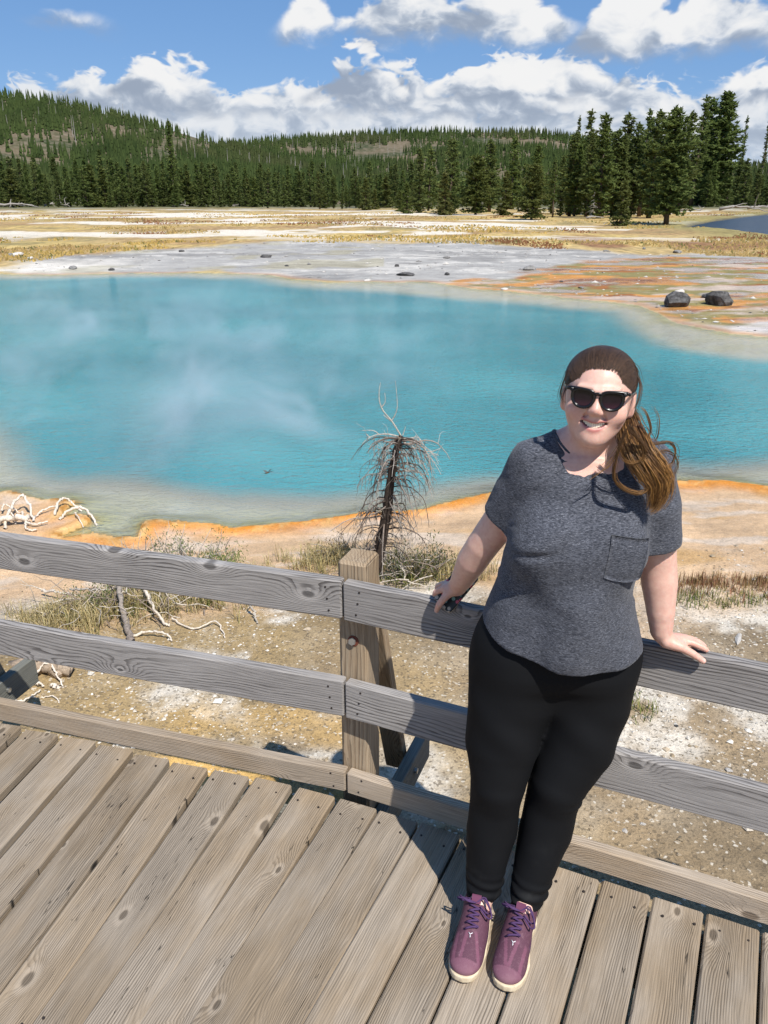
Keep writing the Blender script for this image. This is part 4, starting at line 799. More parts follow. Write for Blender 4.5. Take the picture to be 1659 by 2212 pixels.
# meadow grass beyond the pool
n = 52000; yy = np.exp(g.uniform(math.log(36), math.log(150), n)); xx = yy*g.uniform(-.52, .52, n); gr = poly_sd(xx, yy+(fbm(xx*.25, yy*.25, 3, 71)-.5)*6, GREY); keep = (gr < -.3) & (poly_sd(xx, yy, RIVER) < -.5) & (fbm(xx*.16, yy*.12, 4, 77) > .43+.12*(yy > 60)); pm = np.stack([xx, yy], 1)[keep]
sc_ = 1.0
def meadow(pts, seed):
    gg = np.random.default_rng(seed); n = len(pts); z = land(pts[:, 0], pts[:, 1]); h = gg.uniform(.05, .17, n)*(.6+.8*fbm(pts[:, 0]*.2, pts[:, 1]*.2, 2, 5)); w = gg.uniform(.03, .09, n)*(.5+pts[:, 1]/110); a = gg.uniform(-.6, .6, n); s = np.stack([np.cos(a), np.sin(a), 0*a], 1); b = np.column_stack([pts, z-.02]); up = np.array([0, 0, 1.]); le = gg.normal(0, .08, (n, 1))
    V = np.stack([b-s*w[:, None], b+s*w[:, None], b+s*(w[:, None]*.5+le)+up*h[:, None], b-s*(w[:, None]*.2-le)+up*(h*.8)[:, None]], 1).reshape(-1, 3); o = np.arange(n)[:, None]*4; me = np_mesh('meadow_grass', V, o+np.array([[0, 1, 2, 3]]))
    k = fbm(pts[:, 0]*.1+2, pts[:, 1]*.07, 3, 6)[:, None]; r = fbm(pts[:, 0]*.12+22, pts[:, 1]*.08, 3, 75)[:, None]; C = np.where(k > .55, np.array([[.46, .33, .11]]), np.array([[.40, .29, .12]])); C = np.where(r > .60, np.array([[.24, .12, .06]]), C); C = np.where((gg.random((n, 1)) < .12), np.array([[.17, .17, .06]]), C)*gg.uniform(.7, 1.25, (n, 1)); set_col(me, np.repeat(C, 4, 0))
    tag(link('meadow_grass', me, BLADE), 'dry golden grass covering the flat meadow beyond the pool', 'grass', kind='stuff')
meadow(pm, 8)

def shrub(cx, cy, w, h, label, seed, leaf=(.12, .15, .05), twigs=26, leaves=900, group=None):
    g = np.random.default_rng(seed); z0 = gz(cx, cy); e = thing('sage_shrub', label, 'shrub', (cx, cy, z0), group=group); m = CMB()
    tips = []
    for k in range(twigs):
        a = g.uniform(0, 6.28); d = np.array([math.cos(a)*.7, math.sin(a)*.7, g.uniform(.4, 1.1)]); q = [np.zeros(3)+g.normal(0, w*.12, 3)*np.array([1, 1, 0])]; L = h*g.uniform(.5, 1.25)
        for j in range(6): d = unit(d+g.normal(0, .25, 3)); q.append(q[-1]+d*L/6)
        m.ctube(q, np.linspace(.006, .0016, 7), (.16, .13, .10), (.46, .41, .35), 4); tips += [q[i]+g.normal(0, .02, 3) for i in (3, 4, 5, 6)]
    link('twigs', m.cmesh('twigs'), TWIG, e)
    T = np.array(tips)[g.integers(0, len(tips), leaves)]*np.array([1, 1, .8])+g.normal(0, .03, (leaves, 3)); u = g.normal(0, 1, (leaves, 3)); u[:, 2] = np.abs(u[:, 2])+.4; u /= np.linalg.norm(u, axis=1)[:, None]; v = np.cross(u, g.normal(0, 1, (leaves, 3))); v /= np.linalg.norm(v, axis=1)[:, None]; s = g.uniform(.010, .024, (leaves, 1))
    V = np.stack([T, T+u*s*.6+v*s*.18, T+u*s*1.4, T+u*s*.6-v*s*.18], 1).reshape(-1, 3); me = np_mesh('foliage', V, np.arange(leaves)[:, None]*4+np.arange(4)[None]); set_col(me, np.repeat(np.array(leaf)*g.uniform(.6, 1.5, (leaves, 1)), 4, 0)); link('foliage', me, BLADE, e)['kind'] = 'stuff'
    return e
SG = 'low shrubs behind the railing'
for k, (x, y, w, h, lab, lf) in enumerate(((395, 1190, .5, .36, 'grey twiggy sage shrub poking above the left top rail', (.11, .14, .05)), (470, 1205, .3, .22, 'small green leafy shrub just above the left top rail', (.12, .16, .04)), (330, 1262, .45, .26, 'green sage shrub between the left rails, right of the dead stump', (.11, .14, .05)), (215, 1290, .4, .24, 'low green shrub between the left rails, left of the dead stump', (.13, .15, .055)), (880, 1232, .42, .34, 'dark green shrub at the right foot of the dead tree', (.06, .075, .025)), (935, 1228, .25, .24, 'thin shrub with bare stems right of the dead tree', (.10, .10, .04)), (725, 1172, .3, .20, 'brown dry bush left of the dead tree', (.24, .17, .08)), (290, 1188, .2, .30, 'leafless crooked twig bush above the left rail', (.20, .15, .10)))):
    p = px(x, y, -.5); shrub(p[0], p[1], w, h, lab, 70+k, lf, leaves=60 if 'leafless' in lab else 1100, group=SG)

def bleached(name, pts, r0, r1, label, group, lift=0.0, sub=(), z=-.48, mat=None, col=((.62, .54, .44), (.70, .62, .52))):
    """fallen branch: plan points with heights above the ground"""
    Q = []
    for x, y, hh in pts: p = px(x, y, z); Q.append((p[0], p[1], gz(p[0], p[1])+hh+r0*.6))
    q = spline(np.array(Q), 6*len(pts)); gj = np.random.default_rng(len(label)*7+abs(int(pts[0][0]))); q[1:-1] += gj.normal(0, r0*.45, (len(q)-2, 3)); m = CMB(); o = q[0].copy(); m.ctube(q, np.linspace(r0, r1, len(q))*gj.uniform(.8, 1.2, len(q)), col[0], col[1], 7)
    me = m.cmesh(name, True, o); ob = link(name, me, mat or BLEACH, loc=tuple(o)); return tag(ob, label, 'branch', group)
BG = 'bleached branches at the pool edge'; k5 = lambda a: [(x*.4219/1.82278, (1850+y*.4219)/1.82278, h) for x, y, h in a]
for pts, r0, r1, lab in (([(40, 540, .0), (80, 460, .06), (150, 390, .11), (230, 350, .13), (290, 400, .08), (310, 460, .0)], .014, .010, 'big arching white branch at the left pool edge'), ([(20, 400, .03), (45, 368, .06), (110, 375, .05), (190, 405, .02)], .009, .006, 'thin white branch left of the big arch at the pool edge'), ([(210, 400, .03), (230, 470, .03), (290, 505, .02), (380, 495, .02), (445, 480, .03)], .011, .006, 'white branch lying right under the big arch'), ([(310, 430, .0), (360, 395, .02), (440, 365, .03), (540, 345, .03)], .010, .008, 'straight white branch pointing from the arch to the water'), ([(510, 400, .0), (550, 335, .05), (610, 308, .07), (690, 310, .04), (760, 335, .0)], .011, .008, 'white branch arching over the orange rim into the pool'), ([(550, 440, .0), (640, 410, .04), (750, 390, .06), (840, 410, .05), (900, 465, .0)], .013, .009, 'longest white branch bending down into the shallow water'), ([(700, 410, .03), (735, 450, .02), (770, 485, .0)], .007, .005, 'short white twig beside the longest white branch'), ([(240, 480, .02), (240, 530, .02), (270, 545, .01), (335, 545, .01)], .009, .007, 'hooked white twig just above the left rail'), ([(-20, 520, .03), (100, 500, .05), (260, 480, .04)], .030, .022, 'thick white log at the left edge above the rail'), ([(-30, 490, .03), (60, 455, .04), (110, 445, .06), (145, 490, .0)], .009, .006, 'small curled white twig at the left edge')):
    bleached('bleached_branch', k5(pts), r0, r1, lab, BG, z=-.70)
k2 = lambda a: [(x*.2411/1.82278, (2550+y*.2411)/1.82278, h) for x, y, h in a]; RG = 'bare roots and sticks near the fence'
for pts, r0, r1, lab in (([(590, 570, .0), (600, 470, .03), (720, 410, .06), (830, 405, .07), (920, 460, .04), (1020, 590, .0)], .007, .004, 'arching white root below the left lower rail'), ([(410, 575, .02), (560, 580, .02), (720, 600, .01)], .010, .006, 'short white stick left of the arching root'), ([(830, 600, .01), (900, 605, .01), (980, 615, .01)], .011, .009, 'stubby white stick under the arching root'), ([(170, 800, .01), (330, 850, .01), (500, 770, .01), (660, 670, .01)], .006, .004, 'long bent twig above the left kerb board'), ([(660, 765, .0), (880, 775, .01), (960, 850, .0)], .004, .003, 'thin curled twig lying on the brown grit')):
    bleached('root', k2(pts), r0, r1, lab, RG, z=-.47)
bleached('fallen_log', k2([(380, 330, .0), (700, 330, .01), (1100, 400, .0)]), .045, .035, 'splintered grey brown log behind the left lower rail', RG, z=-.47, mat=TWIG, col=((.30, .23, .17), (.38, .30, .22)))
k3 = lambda a: [(x*.5, (1700+y*.9114)/1.82278, h) for x, y, h in a]
for pts, r0, r1, lab, c in (([(515, 700, .20), (530, 770, .10), (545, 830, .03), (570, 885, .0)], .015, .022, 'dead grey stump leaning between the left rails', ((.30, .26, .22), (.22, .18, .15))), ([(625, 690, .14), (650, 740, .09), (690, 785, .03), (725, 808, .0)], .011, .007, 'pale root right of the grey stump', ((.60, .52, .42), (.62, .54, .44))), ([(560, 860, .0), (640, 850, .03), (720, 862, .02), (740, 880, .0)], .009, .005, 'white root crawling over the ground right of the stump', ((.60, .52, .42), (.66, .58, .48))), ([(740, 780, .02), (830, 820, .01), (930, 800, .02), (970, 860, .0)], .006, .004, 'thin white root on the grit in the middle left', ((.60, .52, .42), (.66, .58, .48))), ([(1075, 745, .06), (1095, 770, .03), (1110, 805, .0)], .008, .006, 'short grey twig under the left top rail', ((.34, .29, .24), (.5, .44, .36))), ([(300, 660, .10), (400, 690, .12), (500, 670, .10)], .008, .005, 'long grey twig across the shrub between the left rails', ((.40, .35, .3), (.52, .46, .4))), ([(170, 620, .03), (260, 650, .06), (330, 665, .05)], .010, .006, 'pale twig at the left above the lower rail', ((.55, .48, .4), (.62, .54, .45)))):
    bleached('dead_root', k3(pts), r0, r1, lab, RG, z=-.47, mat=TWIG if c[0][0] < .45 else BLEACH, col=c)

def brush_pile():
    g = np.random.default_rng(31); m = CMB()
    for cx, cy, sx, sy, n, hh in ((*px(290, 1300, -.48)[:2], .55, .22, 70, .16), (*px(380, 1195, -.5)[:2], .45, .25, 40, .16), (*px(870, 1240, -.48)[:2], .30, .20, 40, .14), (*px(170, 1290, -.48)[:2], .35, .2, 30, .12)):
        z0 = gz(cx, cy)
        for k in range(n):
            p = np.array([cx+g.normal(0, sx*.5), cy+g.normal(0, sy*.5), 0]); p[2] = z0+g.uniform(0, hh); v = unit(g.normal(0, 1, 3)*np.array([1, .8, .45])); L = g.uniform(.10, .42); q = [p]
            for j in range(6): v = unit(v+g.normal(0, .25, 3)+np.array([0, 0, -.06])); q.append(q[-1]+v*L/6)
            q = np.array(q); q[:, 2] = np.maximum(q[:, 2], z0+.004); c = (.52, .46, .38) if g.random() < .6 else (.24, .19, .15); m.ctube(q, np.linspace(g.uniform(.0025, .006), .0014, 7), c, c, 4)
    tag(link('brush_pile', m.cmesh('brush_pile'), TWIG), 'tangle of thin dead twigs on the ground behind the left rails and dead tree', 'twigs', kind='stuff')
brush_pile()
# ---- rocks
def rock_mesh(seed, flat=.7, sub=2):
    bm = bmesh.new(); bmesh.ops.create_icosphere(bm, subdivisions=sub, radius=1); g = np.random.default_rng(seed); pl = [unit(g.normal(0, 1, 3)) for _ in range(9)]; cut = g.uniform(.55, .9, 9)
    for v in bm.verts:
        p = np.array(v.co)
        for a, c in zip(pl, cut):
            k = p@a
            if k > c: p = p-a*(k-c)*.9
        p = p*(1+g.normal(0, .02)); p[2] *= flat; v.co = Vector(p)
    me = bpy.data.meshes.new('rock'); bm.to_mesh(me); bm.free(); me.polygons.foreach_set('use_smooth', np.zeros(len(me.polygons), bool)); return me
def rock_mat(name, c1, c2):
    def f(t, b):
        P = t.tc(); n = t.noise(P, 3.5, 5, .65); t.l.new(t.mix(t.smooth(n, .35, .65), c1, c2), b.inputs['Base Color']); t.l.new(t.bump(n, .6, .08), b.inputs['Normal'])
    return material(name, f, rough=.9, spec=.2)
DARKR = rock_mat('dark basalt', (.045, .042, .040, 1), (.13, .125, .12, 1)); PALER = rock_mat('white sinter stone', (.50, .46, .41, 1), (.68, .64, .58, 1)); GREYR = rock_mat('grey stone', (.16, .155, .145, 1), (.30, .285, .265, 1))
def rock(xd, yd, wd, hf, mat, label, seed, z=-.66, group='rocks on the far bank', dy=1.0, name='rock'):
    p = px(xd, yd, z); s = wd*1.82278/FPX*p[1]/2; zz = gz(p[0], p[1]); me = rock_mesh(seed, hf); me.materials.append(mat); o = link(name, me, None, None, (p[0], p[1], zz+s*hf*.35), (0, 0, seed), (s, s*dy, s)); return tag(o, label, 'rock', group)
for k, (x, y, w, hf, m, lab) in enumerate(((1466, 656, 64, .74, DARKR, 'dark angular boulder on the orange bank, left one of the big pair'), (1551, 654, 62, .74, DARKR, 'dark boulder with a white foot, right one of the big pair'), (1535, 640, 40, .35, DARKR, 'flat dark rock right behind the right big boulder'), (1467, 631, 23, .6, PALER, 'pale rounded stone above the left big boulder'), (1143, 585, 34, .45, GREYR, 'wide grey rock at the head of the runoff'), (876, 592, 40, .25, DARKR, 'flat dark slab near the pool edge right of centre'), (858, 578, 12, .6, DARKR, 'small dark stone above the flat dark slab'), (575, 560, 28, .35, DARKR, 'long dark rock on the grey bank left of centre'), (393, 547, 13, .5, DARKR, 'small dark rock at the upper grey bank'), (240, 580, 17, .5, DARKR, 'dark rock on the grey bank at left'), (158, 578, 22, .45, GREYR, 'grey rock on the white bank at left'), (966, 591, 12, .8, DARKR, 'small pointed dark stone near the waterline'), (965, 563, 16, .45, GREYR, 'grey stone on the bank in the middle'), (40, 557, 26, .5, PALER, 'white stone among the grass at the far left'), (66, 562, 14, .6, PALER, 'small white stone right of the one at far left'), (26, 556, 16, .6, GREYR, 'grey stone left of the white stone at far left'), (1463, 546, 20, .5, GREYR, 'grey rock at the meadow edge on the right'), (1391, 540, 10, .6, GREYR, 'small grey stone at the meadow edge, left of a bigger one'), (1090, 620, 16, .4, PALER, 'white flat stone at the runoff edge'), (793, 601, 18, .3, PALER, 'flat white stone right at the far waterline'), (1255, 619, 14, .5, GREYR, 'grey stone in the orange runoff'), (1213, 607, 9, .5, DARKR, 'tiny dark stone in the runoff left of the grey one'), (620, 574, 10, .5, DARKR, 'tiny dark stone on the grey bank right of the long dark rock'), (700, 585, 9, .5, PALER, 'tiny white stone on the grey bank in the middle'), (1310, 548, 18, .3, GREYR, 'flat grey stone at the top of the runoff'))):
    rock(x, y, w, hf, m, lab, 11+k)
for k, (X, Y, wP, lab) in enumerate(((2533, 3228, 36, 'triangular white stone right of her knee, upper of two'), (2462, 3256, 38, 'flat white stone right of her knee, lower of two'), (2872, 3025, 42, 'white stone above the right lower rail'), (2935, 3040, 24, 'small white stone beside the bigger one above the right lower rail'), (2560, 2947, 22, 'pale grey stone right of her thigh'), (2556, 2902, 26, 'bluish grey stone on the white crust right of her thigh'), (2440, 2905, 30, 'pinkish pale stone beside the black leggings'), (2910, 2510, 130, 'long flat white slab behind the right top rail'), (2960, 3055, 16, 'smallest white stone above the right lower rail'), (2665, 2850, 24, 'dark brown stone right of the white crust'))):
    rock(X/1.82278, Y/1.82278, wP/1.82278, .45 if 'slab' not in lab else .16, DARKR if 'dark' in lab else PALER, lab, 60+k, z=-.48, group='stones on the ground behind the railing', dy=.8 if 'slab' not in lab else .25, name='stone')
# loose pebbles: far too many to count
def pebbles():
    g = np.random.default_rng(4); n = 8500; y = 2.35+g.random(n)**1.5*3.3; x = g.uniform(-.55, .62, n)*y; k = fbm(x*1.1+3, y*1.1+9, 4, 41)+.35*fbm(x*3, y*3, 2, 90); sd = shore_sd(x, y); m = (sd < -1.2) & (g.random(n) < sstep(.58, .80, k)+.22); x, y = x[m], y[m]; n = len(x); z = land(x, y); s = g.lognormal(math.log(.0062), .50, n).clip(.003, .03)
    bv = np.array([(1, 0, 0), (-1, 0, 0), (0, 1, 0), (0, -1, 0), (0, 0, 1), (0, 0, -1)], float); bf = np.array([(0, 2, 4), (2, 1, 4), (1, 3, 4), (3, 0, 4), (2, 0, 5), (1, 2, 5), (3, 1, 5), (0, 3, 5)])
    V = bv[None]*g.uniform(.5, 1.3, (n, 6, 1))*s[:, None, None]*np.array([1, 1, .6]); a = g.uniform(0, 6.28, n); c, q = np.cos(a)[:, None], np.sin(a)[:, None]; V = np.stack([V[..., 0]*c-V[..., 1]*q, V[..., 0]*q+V[..., 1]*c, V[..., 2]], -1)+np.stack([x, y, z+s*.2], 1)[:, None]
    me = np_mesh('gravel', V.reshape(-1, 3), (np.arange(n)[:, None, None]*6+bf[None]).reshape(-1, 3)); w = fbm(x*1.1+3, y*1.1+9, 4, 41); pal = np.array([(.34, .27, .18), (.44, .36, .26), (.60, .54, .46), (.66, .62, .55), (.22, .17, .11)]); idx = np.where(g.random(n) < sstep(.50, .64, w)*.75+.06, g.integers(2, 4, n), g.choice([0, 0, 1, 4], n)); set_col(me, np.repeat(pal[idx]*g.uniform(.75, 1.15, (n, 1)), 6, 0))
    tag(link('gravel', me, TWIG), 'loose white and brown gravel on the ground behind the railing', 'gravel', kind='stuff')
pebbles()
def far_pebbles():
    g = np.random.default_rng(14); n = 5200; y = g.uniform(17, 60, n); x = g.uniform(-.52, .52, n)*y; m = (poly_sd(x, y, GREY) > .2) & (shore_sd(x, y) < -.3) & (g.random(n) < .25+1.2*sstep(.5, .65, fbm(x*.3, y*.3, 3, 91))); x, y = x[m], y[m]; n = len(x); z = land(x, y); s = g.lognormal(math.log(.026), .5, n).clip(.012, .10)
    bv = np.array([(1, 0, 0), (-1, 0, 0), (0, 1, 0), (0, -1, 0), (0, 0, 1), (0, 0, -1)], float); bf = np.array([(0, 2, 4), (2, 1, 4), (1, 3, 4), (3, 0, 4), (2, 0, 5), (1, 2, 5), (3, 1, 5), (0, 3, 5)])
    V = bv[None]*g.uniform(.5, 1.4, (n, 6, 1))*s[:, None, None]*np.array([1.3, 1, .55])+np.stack([x, y, z+s*.15], 1)[:, None]; me = np_mesh('far_gravel', V.reshape(-1, 3), (np.arange(n)[:, None, None]*6+bf[None]).reshape(-1, 3)); pal = np.array([(.46, .43, .39), (.54, .51, .46), (.22, .21, .2), (.10, .095, .09), (.40, .37, .33)]); set_col(me, np.repeat(pal[g.choice(5, n, p=[.3, .25, .2, .1, .15])], 6, 0))
    tag(link('far_gravel', me, TWIG), 'scattered small stones on the grey bank beyond the pool', 'gravel', kind='stuff')
far_pebbles()
# ---- dragonfly over the pool
def dragonfly():
    o = pxd(578, 1021, 4.4); e = thing('dragonfly', 'small brown dragonfly hovering over the turquoise pool', 'dragonfly', tuple(o)); m = CMB(); d = unit(np.array([.8, .5, .12]))
    m.ctube([-d*.012, -d*.008, d*0, d*.008], [.0035, .0045, .0042, .003], (.12, .06, .03), (.10, .05, .025), 7); link('thorax', m.cmesh('thorax'), TWIG, e)
    m = CMB(); m.ctube([d*.006, d*.016, d*.030, d*.036], [.0022, .0017, .0016, .0010], (.05, .04, .035), (.03, .03, .03), 6); link('abdomen', m.cmesh('abdomen'), TWIG, e)
    m = CMB(); m.ctube([-d*.018, -d*.014, -d*.011], [.0022, .0034, .0022], (.05, .03, .02), (.05, .03, .02), 7); link('head', m.cmesh('head'), TWIG, e)
    for s, a in ((1, .004), (1, -.002), (-1, .004), (-1, -.002)):
        t = unit(np.array([.45*s+.12, -.35*s*.3, .75])*np.array([1, 1, .9]) if s > 0 else np.array([-.85, .2, .42])); u = d*.0038; b0 = d*a; L = .030
        V = np.array([b0-u*.3, b0+u*.5, b0+t*L*.5+u*1.1, b0+t*L+u*.5, b0+t*L-u*.2, b0+t*L*.5-u*.6]); n_ = unit(np.cross(t, d))*.0002; VV = np.concatenate([V+n_, V-n_]); me = np_mesh('wing', VV, [np.array([(0, 1, 2, 5), (2, 3, 4, 5), (7, 6, 11, 8), (8, 11, 10, 9)])]); link('wing', me, WING, e)
def wing_m(t, b):
    b.inputs['Alpha'].default_value = .55
WING = material('dragonfly wing', wing_m, (.10, .085, .07), .4, .4)
dragonfly()
# ---- steam drifting over the hot water
def steam():
    n = 44; m = 12; a = np.linspace(0, 2*np.pi, n, endpoint=False); c = np.array([-5.0, 14.0]); V = []; rx, ry = 9.5, 8.6
    for lv in np.linspace(0, 1, m):
        f = math.cos(lv*1.45)**.6; V += [(c[0]+rx*f*math.cos(t), c[1]+ry*f*math.sin(t), WZ+.03+1.5*lv) for t in a]
    mb = bmesh.new(); vs = [mb.verts.new(v) for v in V]
    for i in range(m-1):
        for j in range(n): mb.faces.new((vs[i*n+j], vs[i*n+(j+1) % n], vs[(i+1)*n+(j+1) % n], vs[(i+1)*n+j]))
    mb.faces.new(vs[:n][::-1]); mb.faces.new(vs[(m-1)*n:]); me = bpy.data.meshes.new('steam'); mb.to_mesh(me); mb.free()
    mt = bpy.data.materials.new('steam'); mt.use_nodes = True; mt.node_tree.nodes.clear(); t = NT(mt.node_tree); out = t.new('ShaderNodeOutputMaterial'); pv = t.new('ShaderNodeVolumePrincipled'); t.l.new(pv.outputs[0], out.inputs['Volume'])
    P = t.new('ShaderNodeNewGeometry').outputs['Position']; x, y, z = t.sep(P); nz = t.noise(t.vm('ADD', t.vm('MULTIPLY', P, (.75, .40, .9)), (3.1, 0, 0)), 1.0, 2, .6, .8); d = t.smooth(nz, .46, .74)
    hgt = t.smooth(z, 0.9, -.75); gx = t.math('EXPONENT', t.math('MULTIPLY', t.math('POWER', t.math('DIVIDE', t.math('ADD', x, 1.55), 1.1), 2.0), -1.0)); gy = t.math('EXPONENT', t.math('MULTIPLY', t.math('POWER', t.math('DIVIDE', t.math('SUBTRACT', y, 8.4), 1.9), 2.0), -1.0)); pl = t.math('MULTIPLY', gx, gy)
    rr = t.math('SQRT', t.math('ADD', t.math('POWER', t.math('DIVIDE', t.math('ADD', x, 5.0), 9.0), 2.0), t.math('POWER', t.math('DIVIDE', t.math('SUBTRACT', y, 14.0), 8.0), 2.0))); edge = t.smooth(rr, 1.0, .35)
    den = t.math('MULTIPLY', t.math('MULTIPLY', hgt, edge), t.math('ADD', t.math('MULTIPLY', d, .26), t.math('MULTIPLY', t.math('MULTIPLY', pl, t.math('ADD', d, .12)), 3.0))); t.l.new(den, pv.inputs['Density']); pv.inputs['Color'].default_value = (.97, .98, 1, 1); pv.inputs['Anisotropy'].default_value = .2
    o = link('steam', me, mt); o['kind'] = 'stuff'; tag(o, 'thin white steam drifting over the left half of the pool', 'steam', kind='stuff')
steam()

# ------------------------------------------------------------------ the person: signed distance modelling, then one mesh per part
class Field:
    def __init__(s, lo, hi, h):
        s.lo = np.array(lo, float); s.h = h; s.n = np.ceil((np.array(hi)-s.lo)/h).astype(int)+1; s.D = np.full(s.n, 1.0, np.float32)
    def grid(s, lo, hi):
        a = np.clip(((np.array(lo)-s.lo)/s.h).astype(int), 0, s.n-1); b = np.clip(np.ceil((np.array(hi)-s.lo)/s.h).astype(int)+1, 1, s.n)
        sl = tuple(slice(i, j) for i, j in zip(a, b)); ax = [s.lo[k]+s.h*np.arange(a[k], b[k]) for k in range(3)]
        return sl, np.stack(np.meshgrid(*ax, indexing='ij'), -1).astype(np.float32)
    def put(s, f, lo, hi, k=0.01, op='add'):
        m = k+3*s.h; sl, P = s.grid(np.array(lo)-m, np.array(hi)+m)
        if P.size == 0: return s
        d = f(P).astype(np.float32); o = s.D[sl]
        if op == 'add': e = np.maximum(k-np.abs(o-d), 0)/k if k > 0 else 0; s.D[sl] = np.minimum(o, d)-e*e*k*.25
        elif op == 'sub': d = -d; e = np.maximum(k-np.abs(o-d), 0)/k if k > 0 else 0; s.D[sl] = np.maximum(o, d)+e*e*k*.25
        return s
    def chain(s, pts, k=.015, op='add'):
        """pts: (x, y, z, r)"""
        if op == 'add' and len(pts) > 3 and max(p[3] for p in pts) > .03:
            for i in range(len(pts)-1): s.chain(pts[i:i+2], k if i == 0 else .002)
            return s
        A = np.array(pts, float); P_, r = A[:, :3], A[:, 3]
        def f(p):
            out = None
            for i in range(len(A)-1):
                a, b = P_[i], P_[i+1]; e = b-a; w = p-a.astype(np.float32); t = np.clip((w@e.astype(np.float32))/(e@e), 0, 1)
                q = w-t[..., None]*e.astype(np.float32); d = np.sqrt(np.einsum('...i,...i', q, q))-(r[i]+(r[i+1]-r[i])*t).astype(np.float32); out = d if out is None else np.minimum(out, d)
            return out
        return s.put(f, (P_-r[:, None]).min(0), (P_+r[:, None]).max(0), k, op)
    def ell(s, c, r, k=.015, op='add', M=None):
        c = np.array(c, np.float32); r = np.array(r, np.float32); R_ = float(r.max())*1.02
        def f(p):
            q = p-c
            if M is not None: q = q@np.array(M, np.float32)      # columns of M are the ellipsoid axes
            k0 = np.linalg.norm(q/r, axis=-1); k1 = np.linalg.norm(q/(r*r), axis=-1)+1e-6; return k0*(k0-1)/k1
        return s.put(f, c-R_, c+R_, k, op)
    def loft(s, lev, k=.03, op='add'):
        """lev: rows z, cx, cy, a, b, yaw; superellipse sections"""
        L = np.array(lev, float); z = L[:, 0]
        def f(p):
            from_z = lambda col: np.interp(p[..., 2], z, L[:, col]); cx, cy, a, b, yw = [from_z(i) for i in range(1, 6)]
            dx = p[..., 0]-cx; dy = p[..., 1]-cy; u = dx*np.cos(yw)-dy*np.sin(yw); v = dx*np.sin(yw)+dy*np.cos(yw)
            q = (np.abs(u/a)**2.3+np.abs(v/b)**2.3)**(1/2.3); d = (q-1)*np.minimum(a, b)
            dz = np.maximum(z[0]-p[..., 2], p[..., 2]-z[-1]); return np.maximum(d, dz)
        m = L[:, 3].max()
        return s.put(f, (L[:, 1].min()-m, L[:, 2].min()-m, z[0]), (L[:, 1].max()+m, L[:, 2].max()+m, z[-1]), k, op)
    def mesh(s, relax=1):
        D = s.D; n = np.array(D.shape); neg = D < 0
        c = np.zeros(n-1, np.uint8)
        for i in (0, 1):
            for j in (0, 1):
                for k in (0, 1): c += neg[i:n[0]-1+i, j:n[1]-1+j, k:n[2]-1+k]
        act = (c > 0) & (c < 8); idx = np.argwhere(act); vid = np.full(n-1, -1, np.int64); vid[act] = np.arange(len(idx))
        S = np.zeros((len(idx), 3)); W = np.zeros(len(idx)); corner = lambda o: D[idx[:, 0]+o[0], idx[:, 1]+o[1], idx[:, 2]+o[2]]
        for ax in range(3):
            o1, o2 = [a for a in range(3) if a != ax]
            for p in (0, 1):
                for q in (0, 1):
                    a = [0, 0, 0]; a[o1] = p; a[o2] = q; b = list(a); b[ax] = 1; da = corner(a); db = corner(b); m = (da < 0) != (db < 0)
                    t = np.where(m, da/(da-db+1e-12), 0); pos = np.array(a, float)[None].repeat(len(idx), 0); pos[:, ax] = t; S += np.where(m[:, None], pos, 0); W += m
        V = idx+S/W[:, None]; Q = []
        for ax in range(3):
            o1, o2 = [a for a in range(3) if a != ax]; sl0 = [slice(None)]*3; sl1 = [slice(None)]*3; sl0[ax] = slice(0, -1); sl1[ax] = slice(1, None)
            m = neg[tuple(sl0)] != neg[tuple(sl1)]; e = np.argwhere(m); flip = neg[tuple(sl0)][m]
            ok = (e[:, o1] > 0) & (e[:, o2] > 0) & (e[:, o1] < n[o1]-1) & (e[:, o2] < n[o2]-1); e = e[ok]; flip = flip[ok]; f = []
            for p, q in ((1, 1), (0, 1), (0, 0), (1, 0)):
                cc = e.copy(); cc[:, o1] -= p; cc[:, o2] -= q; f.append(vid[cc[:, 0], cc[:, 1], cc[:, 2]])
            F = np.stack(f, -1); sgn = flip if ax != 1 else ~flip; F = np.where(sgn[:, None], F, F[:, ::-1]); Q.append(F)
        Q = np.concatenate(Q); V = s.lo+V*s.h
        for _ in range(relax):
            nv = len(V); I = np.concatenate([Q[:, 0], Q[:, 1], Q[:, 2], Q[:, 3], Q[:, 1], Q[:, 2], Q[:, 3], Q[:, 0]]); K = np.concatenate([Q[:, 1], Q[:, 2], Q[:, 3], Q[:, 0], Q[:, 0], Q[:, 1], Q[:, 2], Q[:, 3]])
            cnt = np.bincount(I, minlength=nv); acc = np.stack([np.bincount(I, V[K, c], nv) for c in range(3)], 1)
            V = V*.5+.5*acc/np.maximum(cnt, 1)[:, None]
        return V, Q

# head frame: x her left, y to the back, z up, origin between the eyes' level and the ears
HO = np.array([.500, 1.862, 1.497]); th, ph, al = R(16.5), R(3.2), R(2)
hX = np.array([math.cos(th), -math.sin(th), 0]); hY = np.array([math.sin(th), math.cos(th), 0]); hZ = np.array([0, 0, 1.])
hX, hZ = hX*math.cos(ph)-hZ*math.sin(ph), hZ*math.cos(ph)+hX*math.sin(ph)
hY, hZ = hY*math.cos(al)-hZ*math.sin(al), hZ*math.cos(al)+hY*math.sin(al)
HM_ = np.stack([hX, hY, hZ], 1)
def hd(x, y, z): return HO+HM_@np.array([x, y, z])
def hr(x, y, z, r): return (*hd(x, y, z), r)

